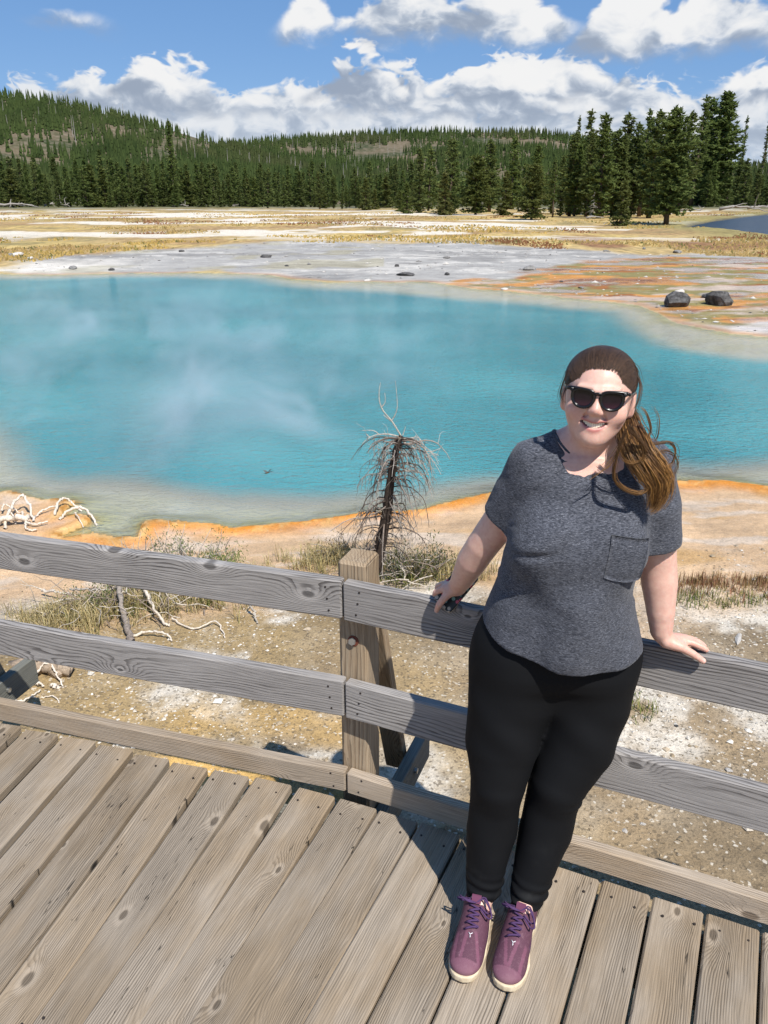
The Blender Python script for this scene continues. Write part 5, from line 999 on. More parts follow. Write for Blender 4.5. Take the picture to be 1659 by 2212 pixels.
def build_person():
    base = np.array([.33, 1.68, 0.0])
    per = thing('person', 'person in sunglasses, grey heather tee and black leggings leaning back on the railing', 'person', tuple(base))
    def emit(name, V, Q, mat, parent=None, smooth=True):
        me = np_mesh(name, V-base, Q, smooth); return link(name, me, mat, parent or per)
    # ---- skin: head, neck, arms, hands, ankles in one continuous body
    f = Field((.10, 1.60, .03), (.88, 2.23, 1.62), .0031)
    E = lambda c, r, k=.015, op='add': f.ell(hd(*c), r, k, op, HM_)
    E((0, .010, .026), (.0755, .094, .0725), .01); E((0, -.024, -.020), (.0680, .068, .082), .03)
    E((0, -.034, -.066), (.043, .056, .042), .03)                                                    # full lower face
    for s in (-1, 1):
        f.chain([hr(s*.048, .004, -.040, .020), hr(s*.015, -.060, -.088, .018)], .03)
        E((s*.042, -.062, -.034), (.025, .021, .022), .022)                                          # smiling cheeks
        E((s*.033, -.0915, .002), (.019, .010, .012), .010, 'sub')                                   # eye sockets
        E((s*.033, -.079, .001), (.0135, .012, .011), .004)                                          # eyes behind the glasses
        f.chain([hr(s*.010, -.093, .019, .006), hr(s*.045, -.083, .022, .005)], .014)                # brows
        E((s*.0785, .014, -.020), (.009, .019, .030), .006); E((s*.086, .010, -.018), (.006, .010, .018), .005, 'sub'); E((s*.0745, .008, -.043), (.008, .009, .011), .006)
        E((s*.0105, -.0965, -.0285), (.0078, .009, .0070), .007)                                     # nostril wings
        f.chain([hr(s*.017, -.090, -.034, .004), hr(s*.036, -.072, -.062, .003)], .006, 'sub')       # smile fold
    f.chain([hr(0, -.086, .014, .0080), hr(0, -.098, -.008, .0085), hr(0, -.1055, -.0215, .0105)], .014)
    E((0, -.074, -.094), (.021, .018, .016), .02)                                                    # chin
    up = [hr(x, -.0905+26*x*x*.62, -.0525+9.5*x*x*1.0, .0046-.09*abs(x)*.9) for x in np.linspace(-.029, .029, 9)]; f.chain(up, .006)
    f.ell(hd(0, -.090, -.0600), (.0265, .018, .0060), .004, 'sub', HM_)
    for s in (-1, 1): f.ell(hd(s*.020, -.086, -.0555), (.010, .016, .0042), .004, 'sub', HM_)
    lo = [hr(x, -.0905+26*x*x*.62, -.0705+22*x*x*1.0, .0052-.09*abs(x)*1.0) for x in np.linspace(-.024, .024, 9)]; f.chain(lo, .006)
    f.chain([hr(0, .028, -.070, .055), (.499, 1.885, 1.36, .057), (.497, 1.895, 1.30, .075)], .03)
    for s, sx in ((-1, .36), (1, .645)): f.chain([(.497, 1.90, 1.355, .045), (sx, 1.905, 1.315, .045)], .03)
    f.loft([(.82, .455, 1.880, .13, .08, 0), (1.0, .46, 1.875, .14, .10, 0), (1.2, .475, 1.885, .14, .10, 0), (1.33, .495, 1.895, .12, .07, 0)], .03)
    f.loft([(1.08, .467, 1.871, .158, .126, .10), (1.20, .480, 1.880, .155, .119, .08), (1.29, .494, 1.892, .143, .091, .06), (1.335, .497, 1.897, .121, .061, .05)], .03)   # chest under the tee
    for sx, nx in ((.378, .432), (.632, .566)): f.chain([(nx, 1.899, 1.358, .028), (sx, 1.904, 1.302, .044)], .045)
    armR = [(.372, 1.905, 1.300, .052), (.325, 1.945, 1.18, .049), (.262, 1.985, 1.055, .043), (.240, 2.01, 1.00, .042), (.222, 2.06, .925, .033), (.212, 2.10, .880, .0265)]
    armL = [(.640, 1.895, 1.305, .054), (.672, 1.885, 1.18, .053), (.700, 1.888, 1.045, .0465), (.708, 1.882, .995, .0455), (.716, 1.868, .92, .036), (.722, 1.862, .868, .0285)]
    f.chain(armR, .02); f.chain(armL, .02)
    # right hand: palm over the phone on the rail, thumb forward, fingers over the back edge
    f.ell((.197, 2.112, .862), (.027, .036, .020), .016, 'add', np.array(Euler((R(-25), R(25), R(35))).to_matrix()))
    f.chain([(.192, 2.092, .866, .013), (.173, 2.094, .842, .0112), (.160, 2.101, .818, .0098), (.154, 2.112, .793, .0078)], .010)          # thumb
    for a, b, c, d in (((.182, 2.112, .868), (.164, 2.128, .852), (.152, 2.140, .838), (.149, 2.152, .824)), ((.190, 2.128, .868), (.172, 2.152, .858), (.160, 2.172, .842), (.158, 2.180, .815)), ((.200, 2.140, .866), (.186, 2.168, .856), (.176, 2.186, .838), (.175, 2.190, .810)), ((.212, 2.146, .862), (.203, 2.172, .850), (.196, 2.188, .834), (.195, 2.192, .812))):
        f.chain([(*a, .0112), (*b, .0098), (*c, .0088), (*d, .0072)], .007)
    # left hand: flat on the rail, thumb along the front edge, fingers pointing along the rail
    f.ell((.752, 1.862, .838), (.040, .030, .0165), .018, 'add', np.array(Euler((0, R(10), R(-14))).to_matrix()))
    f.chain([(.735, 1.846, .842, .0150), (.768, 1.834, .834, .0118), (.797, 1.826, .820, .0100), (.824, 1.818, .803, .0080)], .012)
    for a, b, c, d in (((.780, 1.862, .838), (.806, 1.855, .834), (.826, 1.848, .827), (.840, 1.844, .820)), ((.779, 1.874, .838), (.806, 1.872, .836), (.828, 1.868, .828), (.842, 1.866, .819)), ((.774, 1.884, .836), (.799, 1.887, .832), (.817, 1.890, .820), (.826, 1.892, .803)), ((.765, 1.891, .833), (.784, 1.899, .827), (.797, 1.905, .812), (.802, 1.908, .795))):
        f.chain([(*a, .0108), (*b, .0095), (*c, .0086), (*d, .0070)], .007)
    legR = [(.354, 1.875, .80, .115), (.336, 1.858, .66, .110), (.321, 1.835, .54, .099), (.311, 1.800, .43, .0755), (.307, 1.803, .36, .0685), (.300, 1.797, .27, .0705), (.284, 1.762, .15, .0525), (.275, 1.738, .075, .044)]
    legL = [(.556, 1.875, .80, .115), (.548, 1.858, .66, .112), (.524, 1.835, .54, .102), (.474, 1.800, .43, .0785), (.463, 1.803, .36, .0715), (.450, 1.795, .27, .0735), (.412, 1.746, .15, .0535), (.392, 1.714, .075, .045)]
    for lg in (legR, legL): f.chain([(a, b, c, r-.020) for a, b, c, r in lg], .03)
    for ax, ay in ((.274, 1.738), (.392, 1.716)): f.chain([(ax, ay, .10, .034), (ax-.02, ay-.06, .06, .028)], .02)
    V, Q = f.mesh(1); arm_ = (V[:, 2] > .895) & (V[:, 2] < 1.30) & (np.abs(V[:, 0]-.475) > .13)
    for _ in range(14):
        nv = len(V); I = np.concatenate([Q[:, 0], Q[:, 1], Q[:, 2], Q[:, 3], Q[:, 1], Q[:, 2], Q[:, 3], Q[:, 0]]); K = np.concatenate([Q[:, 1], Q[:, 2], Q[:, 3], Q[:, 0], Q[:, 0], Q[:, 1], Q[:, 2], Q[:, 3]])
        cnt = np.bincount(I, minlength=nv); acc = np.stack([np.bincount(I, V[K, c], nv) for c in range(3)], 1)/cnt[:, None]; V = np.where(arm_[:, None], V*.4+acc*.6, V)
    L = (V-HO)@HM_; x, y, z = L.T
    c = np.tile(np.array([.70, .435, .345]), (len(V), 1))
    headm = (z > -.12) & (np.abs(x) < .1) & (y < .12) & (V[:, 2] > 1.33)
    front = headm & (y < -.03)
    ax_ = np.abs(x); cur = .62*26*x*x
    c = mixc(c, (.66, .33, .26), front*np.exp(-(((ax_-.042)/.022)**2+((z+.036)/.018)**2))*.55)
    c = mixc(c, (.64, .34, .27), front*np.exp(-((x/.014)**2+((z+.025)/.012)**2))*.5)
    lipu = np.exp(-((z+.0525-9.5*x*x)/.0042)**2)*(ax_ < .028); lipl = np.exp(-((z+.0708-22*x*x)/.0052)**2)*(ax_ < .025)
    c = mixc(c, (.52, .175, .16), front*np.maximum(lipu, lipl)*(y < -.062)*.9)
    mouth = front*(np.hypot(x/.0265, (z+.0600-8*x*x)/.0062) < 1.0)*(y > -.089); c = mixc(c, (.10, .03, .03), mouth*.9)
    c = mixc(c, (.14, .075, .04), front*np.exp(-((z-.0225-.0*ax_)/.0035)**2)*(ax_ > .012)*(ax_ < .05)*.6)       # eyebrows
    ear = headm*(ax_ > .072)*(z < .02); c = mixc(c, (.66, .36, .28), ear*.5)
    hand = (V[:, 2] < .90) & (V[:, 2] > .76) & ((V[:, 0] < .215) | (V[:, 0] > .735)); c = mixc(c, (.67, .37, .28), hand*.55)
    for tip in ((.824, 1.8135, .8075), (.154, 2.106, .797)): c = mixc(c, (.74, .47, .40), np.exp(-(np.linalg.norm(V-np.array(tip), axis=1)/.0065)**2)*.9)
    body = emit('body', V, Q, SKIN)
    ca = body.data.color_attributes.new('col', 'FLOAT_COLOR', 'POINT'); ca.data.foreach_set('color', np.concatenate([c, np.ones((len(c), 1))], 1).astype(np.float32).ravel())
    # teeth
    mb = MB(); n = 11; xs = np.linspace(-.0240, .0240, n); top, bot, dep = [], [], []
    for i in range(n-1):
        x0, x1 = xs[i]+.0002, xs[i+1]-.0002; xm = (x0+x1)/2; zt = -.0540+9*xm*xm; zb = -.0652+17*xm*xm+.0005*(i % 2); yf = -.0893+.62*26*xm*xm
        P = [hd(x0, yf+.0005, zt), hd(x1, yf+.0005, zt), hd(x1, yf, zb), hd(x0, yf, zb), hd(x0, yf+.006, zt), hd(x1, yf+.006, zt), hd(x1, yf+.006, zb), hd(x0, yf+.006, zb)]
        mb.add(P, [(0, 1, 2, 3), (4, 7, 6, 5), (3, 2, 6, 7), (0, 4, 5, 1), (0, 3, 7, 4), (1, 5, 6, 2)])
    V_, F_ = mb.data(); link('teeth', np_mesh('teeth', V_-base, F_), TOOTH, per)
    # ---- leggings
    f = Field((.17, 1.60, .03), (.75, 2.06, .98), .0038)
    f.loft([(.60, .440, 1.880, .08, .05, .12), (.66, .446, 1.878, .15, .085, .12), (.72, .450, 1.878, .185, .105, .12), (.75, .452, 1.877, .202, .128, .12), (.78, .452, 1.878, .210, .138, .12), (.86, .455, 1.876, .197, .132, .12), (.95, .457, 1.872, .175, .12, .12)], .04)
    ga = Field(f.lo, f.lo+(f.n-1)*f.h, f.h); ga.chain(legR, .004); ga.chain(legL, .022); ga.chain([(.447, 1.868, .70, .045), (.432, 1.85, .60, .030), (.412, 1.835, .53, .018)], .02); a_, b_ = f.D, ga.D[:f.n[0], :f.n[1], :f.n[2]]; e_ = np.maximum(.045-np.abs(a_-b_), 0)/.045; f.D = np.minimum(a_, b_)-e_*e_*.045*.25
    for lg, zt in ((legR, .090), (legL, .088)):
        x0, y0, z0, r0 = lg[-1]
        def cut(p, x0=x0, y0=y0, zt=zt): return np.maximum(p[..., 2]-(zt+.12*(p[..., 1]-y0)*-1.0*.35), np.hypot(p[..., 0]-x0, p[..., 1]-y0)-.09)
        f.put(cut, (x0-.09, y0-.09, .02), (x0+.09, y0+.09, .13), .004, 'sub')
    V, Q = f.mesh(14)
    # folds in the stretch cloth: behind the knees and stacked at the ankles
    cen = np.array([.45, 1.83]); 
    def radial(V, lg):
        P_ = np.array(lg)[::-1]; cx = np.interp(V[:, 2], P_[:, 2], P_[:, 0]); cy = np.interp(V[:, 2], P_[:, 2], P_[:, 1]); d = np.stack([V[:, 0]-cx, V[:, 1]-cy], 1); return d/np.maximum(np.linalg.norm(d, axis=1), .01)[:, None], np.linalg.norm(d, axis=1)
    dR, rR = radial(V, legR); dL_, rL = radial(V, legL); isR = rR < rL; dd = np.where(isR[:, None], dR, dL_); ang = np.arctan2(dd[:, 0], -dd[:, 1]); z = V[:, 2]
    am = np.exp(-((z-.125)/.035)**2)*.0038+np.exp(-((z-.395)/.022)**2)*.0030*np.clip(np.cos(ang-1.5), 0, 1)*(~isR)
    V[:, :2] += dd*(am*np.sin(z*210+ang*2.1+isR*2)*(.6+.8*vnoise(z*30, ang*2, 5)) + .0012*np.sin(z*35+ang*3) + .0022*np.exp(-((z-.60)/.10)**2)*np.sin(ang*4+z*55)*np.clip(np.cos(ang-.3), 0, 1))[:, None]
    lg_o = emit('leggings', V, Q, LEGG)
    # ---- tee shirt
    f = Field((.16, 1.62, .78), (.80, 2.08, 1.46), .0036)
    f.loft([(.78, .456, 1.862, .230, .154, .10), (.88, .456, 1.864, .206, .144, .10), (1.00, .462, 1.868, .169, .134, .10), (1.10, .468, 1.872, .168, .136, .10), (1.20, .480, 1.880, .164, .128, .08), (1.29, .494, 1.892, .152, .100, .06), (1.335, .497, 1.897, .130, .070, .05)], .03)
    for bx in (.402, .538): f.ell((bx, 1.778, 1.135), (.080, .056, .072), .07)
    f.chain([(.472, 1.755, .99, .05), (.462, 1.752, .88, .05)], .09)                                 # soft belly
    for sx, nx in ((.378, .432), (.634, .566)): f.chain([(nx, 1.897, 1.362, .042), (sx, 1.902, 1.306, .062)], .045)
    f.chain([(.378, 1.903, 1.300, .064), (.342, 1.930, 1.222, .067), (.316, 1.950, 1.150, .064)], .035); f.chain([(.636, 1.893, 1.302, .066), (.664, 1.885, 1.21, .070), (.680, 1.880, 1.100, .067)], .035)
    # open sleeve ends, neck and hem
    def endcut(c, d, rad):
        c = np.array(c, np.float32); d = np.array(d, float); d /= np.linalg.norm(d); d = d.astype(np.float32)
        return lambda p: np.maximum(-((p-c)@d), np.linalg.norm((p-c)-((p-c)@d)[..., None]*d, axis=-1)-rad)
    for c, d, a in (((.3165, 1.949, 1.153), (-.050, .045, -.135), armR), ((.6795, 1.880, 1.104), (.018, -.004, -.135), armL)):
        f.put(endcut(c, d, .10), np.array(c)-.11, np.array(c)+.11, .003, 'sub')
        ca_ = np.array(c); dn = np.array(d)/np.linalg.norm(d); f.chain([(*(ca_-dn*.018), .057), (*(ca_+dn*.05), .059)], .004, 'sub')
    D0 = f.D.copy(); sc_, sr_ = np.array([.495, 1.86, 1.435]), np.array([.098, .16, .105]); ring = []
    for an in np.linspace(0, 2*np.pi, 72, endpoint=False):
        tt = np.linspace(.05, 2.6, 220); pp = sc_+sr_*np.stack([np.sin(tt)*np.cos(an), np.sin(tt)*np.sin(an), -np.cos(tt)], -1); ii = np.clip(np.round((pp-f.lo)/f.h).astype(int), 0, f.n-1); dv = D0[ii[:, 0], ii[:, 1], ii[:, 2]]
        k = np.argmax(dv > 0); ring.append(pp[k])
    ring = np.array(ring)
    for _ in range(6): ring = (np.roll(ring, 1, 0)+2*ring+np.roll(ring, -1, 0))/4
    f.ell(sc_, sr_, .003, 'sub')
    def hem(p): return p[..., 2]-(.832+.78*np.maximum(.525-p[..., 0], 0)**2+.40*np.maximum(p[..., 0]-.525, 0)**2+.12*np.maximum(p[..., 1]-1.80, 0))
    f.put(hem, (.1, 1.6, .70), (.8, 2.1, .92), .003, 'sub')
    f.loft([(.70, .456, 1.866, .218, .142, .10), (.87, .456, 1.867, .198, .133, .10)], .004, 'sub')
    V, Q = f.mesh(1)
    nrm_me = np_mesh('tmp', V, Q); N = np.zeros(len(V)*3, np.float32); nrm_me.vertices.foreach_get('normal', N); N = N.reshape(-1, 3); bpy.data.meshes.remove(nrm_me)
    x, y, z = V.T; front = sstep(1.90, 1.82, y); low = sstep(1.16, .95, z)
    fold = .0030*low*np.sin((x-.45)*46+2.0*fbm(x*9, z*5, 2, 81)*2+(z-.9)*4)*(.5+.5*vnoise(x*10, z*4, 82)) + .0035*front*np.sin((x-.30)*38-(z-1.1)*52+3*fbm(x*7, z*7, 2, 83))*sstep(.12, .0, np.abs(x-.345))*sstep(1.0, 1.2, z)
    fold += .0030*np.sin((x-.62)*30+(z-1.1)*48+2*fbm(x*8, z*8, 2, 84))*sstep(.09, 0, np.abs(x-.64))*sstep(1.34, 1.2, z)*sstep(1.05, 1.12, z)
    fold += -.010*np.exp(-(((x-.352)/.035)**2+((z-1.135-.25*(x-.352))/.010)**2))*front                                                       # crease at the arm
    fold += (fbm(x*22, z*22+y*9, 3, 85)-.5)*.006
    V = V+N*fold[:, None]
    tee = emit('tee_shirt', V, Q, TEE)
    nb = MB(); nb.tube(np.concatenate([ring, ring[:2]]), .0048, 8, False); V_, F_ = nb.data(); link('neckband', np_mesh('neckband', V_-base, F_, True), TEE, tee)
    # chest pocket: a patch lying on the cloth
    def on_tee(x, z):
        m = (np.abs(V[:, 0]-x) < .012) & (np.abs(V[:, 2]-z) < .012) & (V[:, 1] < 1.86); return V[m, 1].min() if m.any() else 1.74
    u = np.linspace(0, 1, 10); w = np.linspace(0, 1, 12); P = np.array([[(.524+.093*a-.012*b, 0, 1.196-.017*a-.104*b-.006*math.sin(a*3.14)*b) for a in u] for b in w])
    for r_ in P:
        for q in r_: q[1] = on_tee(q[0], q[2])-.0006
    PV = P.reshape(-1, 3); nu = len(u); PQ = np.array([(i*nu+j, (i+1)*nu+j, (i+1)*nu+j+1, i*nu+j+1) for i in range(len(w)-1) for j in range(nu-1)])
    PB = PV+np.array([0, .0025, 0]); o = len(PV); rim = [i*nu for i in range(len(w))]+[(len(w)-1)*nu+j for j in range(1, nu)]+[i*nu+nu-1 for i in range(len(w)-2, -1, -1)]+[j for j in range(nu-2, 0, -1)]
    RQ = np.array([(rim[i], rim[(i+1) % len(rim)], rim[(i+1) % len(rim)]+o, rim[i]+o) for i in range(len(rim))])
    pk = emit('pocket', np.concatenate([PV, PB]), np.concatenate([PQ, RQ]), TEE, tee); 
    # ---- shoes
    def shoe(toe, dirv, toe_w, label, flip):
        d = np.array([dirv[0], dirv[1], 0.]); d /= np.linalg.norm(d); s = np.array([-d[1], d[0], 0]); s = s if s[0] > 0 else -s    # d points from toe to heel, s to image right
        T = np.array([toe[0], toe[1], 0.]); W = lambda a, b, z: T+d*a+s*b+np.array([0, 0, z])                                # a from toe back to heel
        M = np.stack([d, s, np.array([0, 0, 1.])], 1)
        e = flip
        g = Field(T+np.minimum(d*-.03, d*.30)-.09, T+np.maximum(d*-.03, d*.30)+np.array([.09, .09, .16]), .0028)
        out = [(0.045, .004*e, .043), (.085, .004*e, .0475), (.13, -.002*e, .042), (.18, -.003*e, .036), (.225, 0, .036)]
        def sole(p):
            q = (p-T.astype(np.float32)); a = q@d.astype(np.float32); b = q@s.astype(np.float32); A = [.0, .004, .012, .030, .06, .095, .14, .185, .225, .250, .262, .268]; hw = [.0, .018, .028, .038, .0455, .048, .0415, .0375, .0385, .033, .022, .0]; ce = [.006*e, .006*e, .006*e, .006*e, .006*e, .004*e, -.001*e, -.003*e, 0, 0, 0, 0]
            h_ = np.interp(a, A, hw, left=0, right=0); c_ = np.interp(a, A, ce); db = np.abs(b-c_)-h_; da = np.maximum(-a, a-.268); z = q[..., 2]; top = np.interp(a, [0, .03, .09, .2, .268], [.030, .024, .020, .028, .034]); zb = np.interp(a, [0, .04], [.010, .001])
            return np.maximum(np.maximum(db*.8, da), np.maximum(zb-z, z-top))
        g.put(sole, g.lo, g.lo+g.n*g.h, .001); Vs, Qs = g.mesh(2)
        sh = emit('shoe', Vs, Qs, SOLE); sh['label'] = label
        g.D[:] = 1
        g.ell(W(.052, .005*e, .034), (.046, .0425, .024), .01, 'add', M); g.ell(W(.105, .002*e, .040), (.060, .043, .036), .03, 'add', M); g.ell(W(.165, -.002*e, .045), (.06, .036, .050), .03, 'add', M)
        g.ell(W(.222, 0, .050), (.043, .035, .050), .03, 'add', M)
        g.chain([(*W(.150, 0, .066), .030), (*W(.195, 0, .084), .033), (*W(.235, 0, .088), .029)], .025)
        def under(p): return p[..., 2]-.020
        g.put(under, g.lo, g.lo+g.n*g.h, .002, 'sub')
        g.chain([(*W(.190, 0, .135), .026), (*W(.208, 0, .088), .030), (*W(.222, 0, .130), .028)], .006, 'sub')
        Vs, Qs = g.mesh(2); a = (Vs-T)@d; b = (Vs-T)@s; z = Vs[:, 2]
        # woven toe mesh, overlays and the dusty toe cap are colours of the cloth itself
        col = np.tile(np.array([.100, .040, .062]), (len(Vs), 1)); mesh_z = sstep(.030, .040, a)*sstep(.112, .100, a); str_ = (np.abs(b-.012*e-(a-.09)*.10) < .0045) | (np.abs(b+.016*e+(a-.09)*.28) < .0045) | (np.abs(b-.036*e) < .004)
        col = mixc(col, (.20, .085, .12), ((mesh_z < .5) & (a < .05)) * .75); col = mixc(col, (.18, .068, .105), mesh_z*str_*.9); col = mixc(col, (.26, .14, .16), sstep(.035, .0, a+.01*vnoise(b*60, a*60, 3))*.6)
        col = mixc(col, (.055, .018, .065), sstep(.024, .034, np.abs(b-.0))*sstep(.105, .125, a)*sstep(.060, .050, z)*.8)
        upm = emit('upper', Vs, Qs, SHOE, sh); ca = upm.data.color_attributes.new('col', 'FLOAT_COLOR', 'POINT'); ca.data.foreach_set('color', np.concatenate([col, np.ones((len(col), 1))], 1).astype(np.float32).ravel())
        def top_z(a_, b_):
            m = (np.abs(a-a_) < .008) & (np.abs(b-b_) < .008); return z[m].max() if m.any() else .06
        lc = MB()
        for k, a_ in enumerate((.108, .122, .136, .150)):
            wd = .017-.001*k; P_ = [W(a_+.004*t, t*wd, top_z(a_+.004*t, t*wd)+.0022+.002*(1-t*t)) for t in np.linspace(-1, 1, 6)]; lc.tube(P_, .0032, 5); P_ = [W(a_+.012-.010*(t+1)*.5, t*wd, top_z(a_+.006, t*wd)+.0045) for t in np.linspace(-1, 1, 6)]; lc.tube(P_, .0026, 5)
        kn = W(.168, 0, top_z(.168, 0)+.006)
        for sg, l1, dr in ((-1, .055, .012), (-1, .050, .022), (1, .045, -.018), (1, .050, -.035)):
            P_ = [kn, kn+s*sg*l1*.45+np.array([0, 0, .010])+d*dr*-.4, kn+s*sg*l1*.95+np.array([0, 0, -.004])-d*dr*-.8, kn+s*sg*l1*.75+np.array([0, 0, -.012])+d*dr*.9, kn+s*sg*l1*.3+d*dr*.5]; P_ = spline(P_, 16); lc.tube(P_, .0024, 5)
        V_, F_ = lc.data(); link('lace', np_mesh('lace', V_-base, F_, True), LACE, sh)
        tg = MB(); P_ = [W(a_, t*.013, top_z(.165, 0)+.006+(a_-.165)*.9) for a_ in (.165, .172, .180) for t in (-1, 0, 1)]; tg.add(P_+[q+d*.004 for q in P_], [(0, 1, 4, 3), (1, 2, 5, 4), (3, 4, 7, 6), (4, 5, 8, 7), (9, 12, 13, 10), (10, 13, 14, 11), (12, 15, 16, 13), (13, 16, 17, 14), (6, 7, 16, 15), (7, 8, 17, 16), (0, 3, 12, 9), (3, 6, 15, 12), (2, 11, 14, 5), (5, 14, 17, 8)]); V_, F_ = tg.data(); link('tongue', np_mesh('tongue', V_-base, F_), SHOE_T, sh)
        lg2 = MB()
        for q0, q1, q2 in (((.098, -.0045), (.094, 0.), (.097, .0035)), ((.094, 0.), (.089, .0012), (.086, .001)), ((.094, .0), (.0965, .004), (.0985, .0062))):
            lg2.tube([W(aa, bb+.002*e, top_z(aa, bb)+.0006) for aa, bb in (q0, q1, q2)], [.0009, .0014, .0008], 4)
        V_, F_ = lg2.data(); link('emblem', np_mesh('emblem', V_-base, F_, True), WHITE, sh)
    shoe((.207, 1.530), (.27, .96), 1, 'purple running shoe on her right foot with cream sole', -1); shoe((.302, 1.510), (.40, .916), 1, 'purple running shoe on her left foot with cream sole', 1)
    return per, base, emit

def skin_m(t, b):
    P = t.tc('Object'); n = t.noise(P, 75, 4, .65); n2 = t.noise(P, 420, 2, .5); c = t.attr('col', 'Color'); k = t.lin(n, .3, .7, .93, 1.05); c = t.mix(1.0, c, t.comb(k, t.math('MULTIPLY', k, k), t.math('MULTIPLY', k, k)), 'MULTIPLY'); t.l.new(c, b.inputs['Base Color'])
    b.inputs['Subsurface Weight'].default_value = .18; b.inputs['Subsurface Radius'].default_value = (1, .35, .2); b.inputs['Subsurface Scale'].default_value = .006
    t.l.new(t.bump(n2, .12, .001), b.inputs['Normal'])
SKIN = material('skin', skin_m, rough=.46, spec=.42)
TOOTH = material('teeth', None, (.86, .78, .62), .3, .4)
def tee_m(t, b):
    P = t.tc('Object'); q = t.vm('MULTIPLY', P, (1, 1, 4.6)); n = t.noise(q, 125, 3, .65, .4); n2 = t.noise(t.vm('MULTIPLY', P, (1, 1, 4.5)), 170, 2, .6, .3); n3 = t.noise(P, 18, 3, .5)
    c = t.mix(t.smooth(n, .36, .66), (0.028, 0.031, 0.040, 1), (0.105, 0.111, 0.132, 1)); c = t.mix(t.smooth(n2, .57, .75, 0, .5), c, (0.38, 0.39, 0.43, 1)); k = t.lin(n3, .3, .7, .9, 1.1); c = t.mix(1.0, c, t.comb(k, k, k), 'MULTIPLY')
    t.l.new(c, b.inputs['Base Color']); t.l.new(t.bump(t.math('ADD', n, n2), .35, .0015), b.inputs['Normal']); b.inputs['Sheen Weight'].default_value = .12
TEE = material('heather grey knit', tee_m, rough=.92, spec=.15)
SEAM = material('seam thread', None, (.03, .033, .042), .9, .1)
def leg_m(t, b):
    P = t.tc('Object'); n = t.noise(P, 700, 2, .6); n2 = t.noise(P, 9, 3, .55); dust = t.math('MULTIPLY', t.smooth(t.sep(P)[2], .32, .14), t.smooth(n2, .5, .7)); c = t.mix(t.math('MULTIPLY', dust, .35), (0.0048, 0.0052, 0.0062, 1), (0.05, 0.05, 0.048, 1)); t.l.new(c, b.inputs['Base Color']); t.l.new(t.bump(n, .2, .0006), b.inputs['Normal'])
LEGG = material('black stretch knit', leg_m, rough=.75, spec=.18)
def shoe_m(t, b):
    P = t.tc('Object'); v = t.vor(P, 330); n = t.noise(P, 90, 4, .6); c = t.attr('col', 'Color'); c = t.mix(t.smooth(v, .34, .12, 0, .35), c, (.26, .135, .16, 1)); c = t.mix(t.smooth(n, .52, .75, 0, .28), c, (.30, .18, .21, 1)); t.l.new(c, b.inputs['Base Color']); t.l.new(t.bump(v, .3, .001), b.inputs['Normal'])
SHOE = material('plum shoe mesh', shoe_m, rough=.75, spec=.3); SHOE_T = material('plum shoe lining', None, (.14, .045, .085), .8, .2); LACE = material('violet lace', None, (.085, .045, .115), .85, .15); WHITE = material('white print', None, (.75, .72, .74), .6, .3)
def sole_m(t, b):
    n = t.noise(t.tc(), 60, 4, .6); t.l.new(t.ramp(n, [(.3, (.55, .44, .29)), (.7, (.70, .60, .43))]), b.inputs['Base Color'])
SOLE = material('cream foam sole', sole_m, rough=.7, spec=.3)
PERSON, PBASE, PEMIT = build_person()

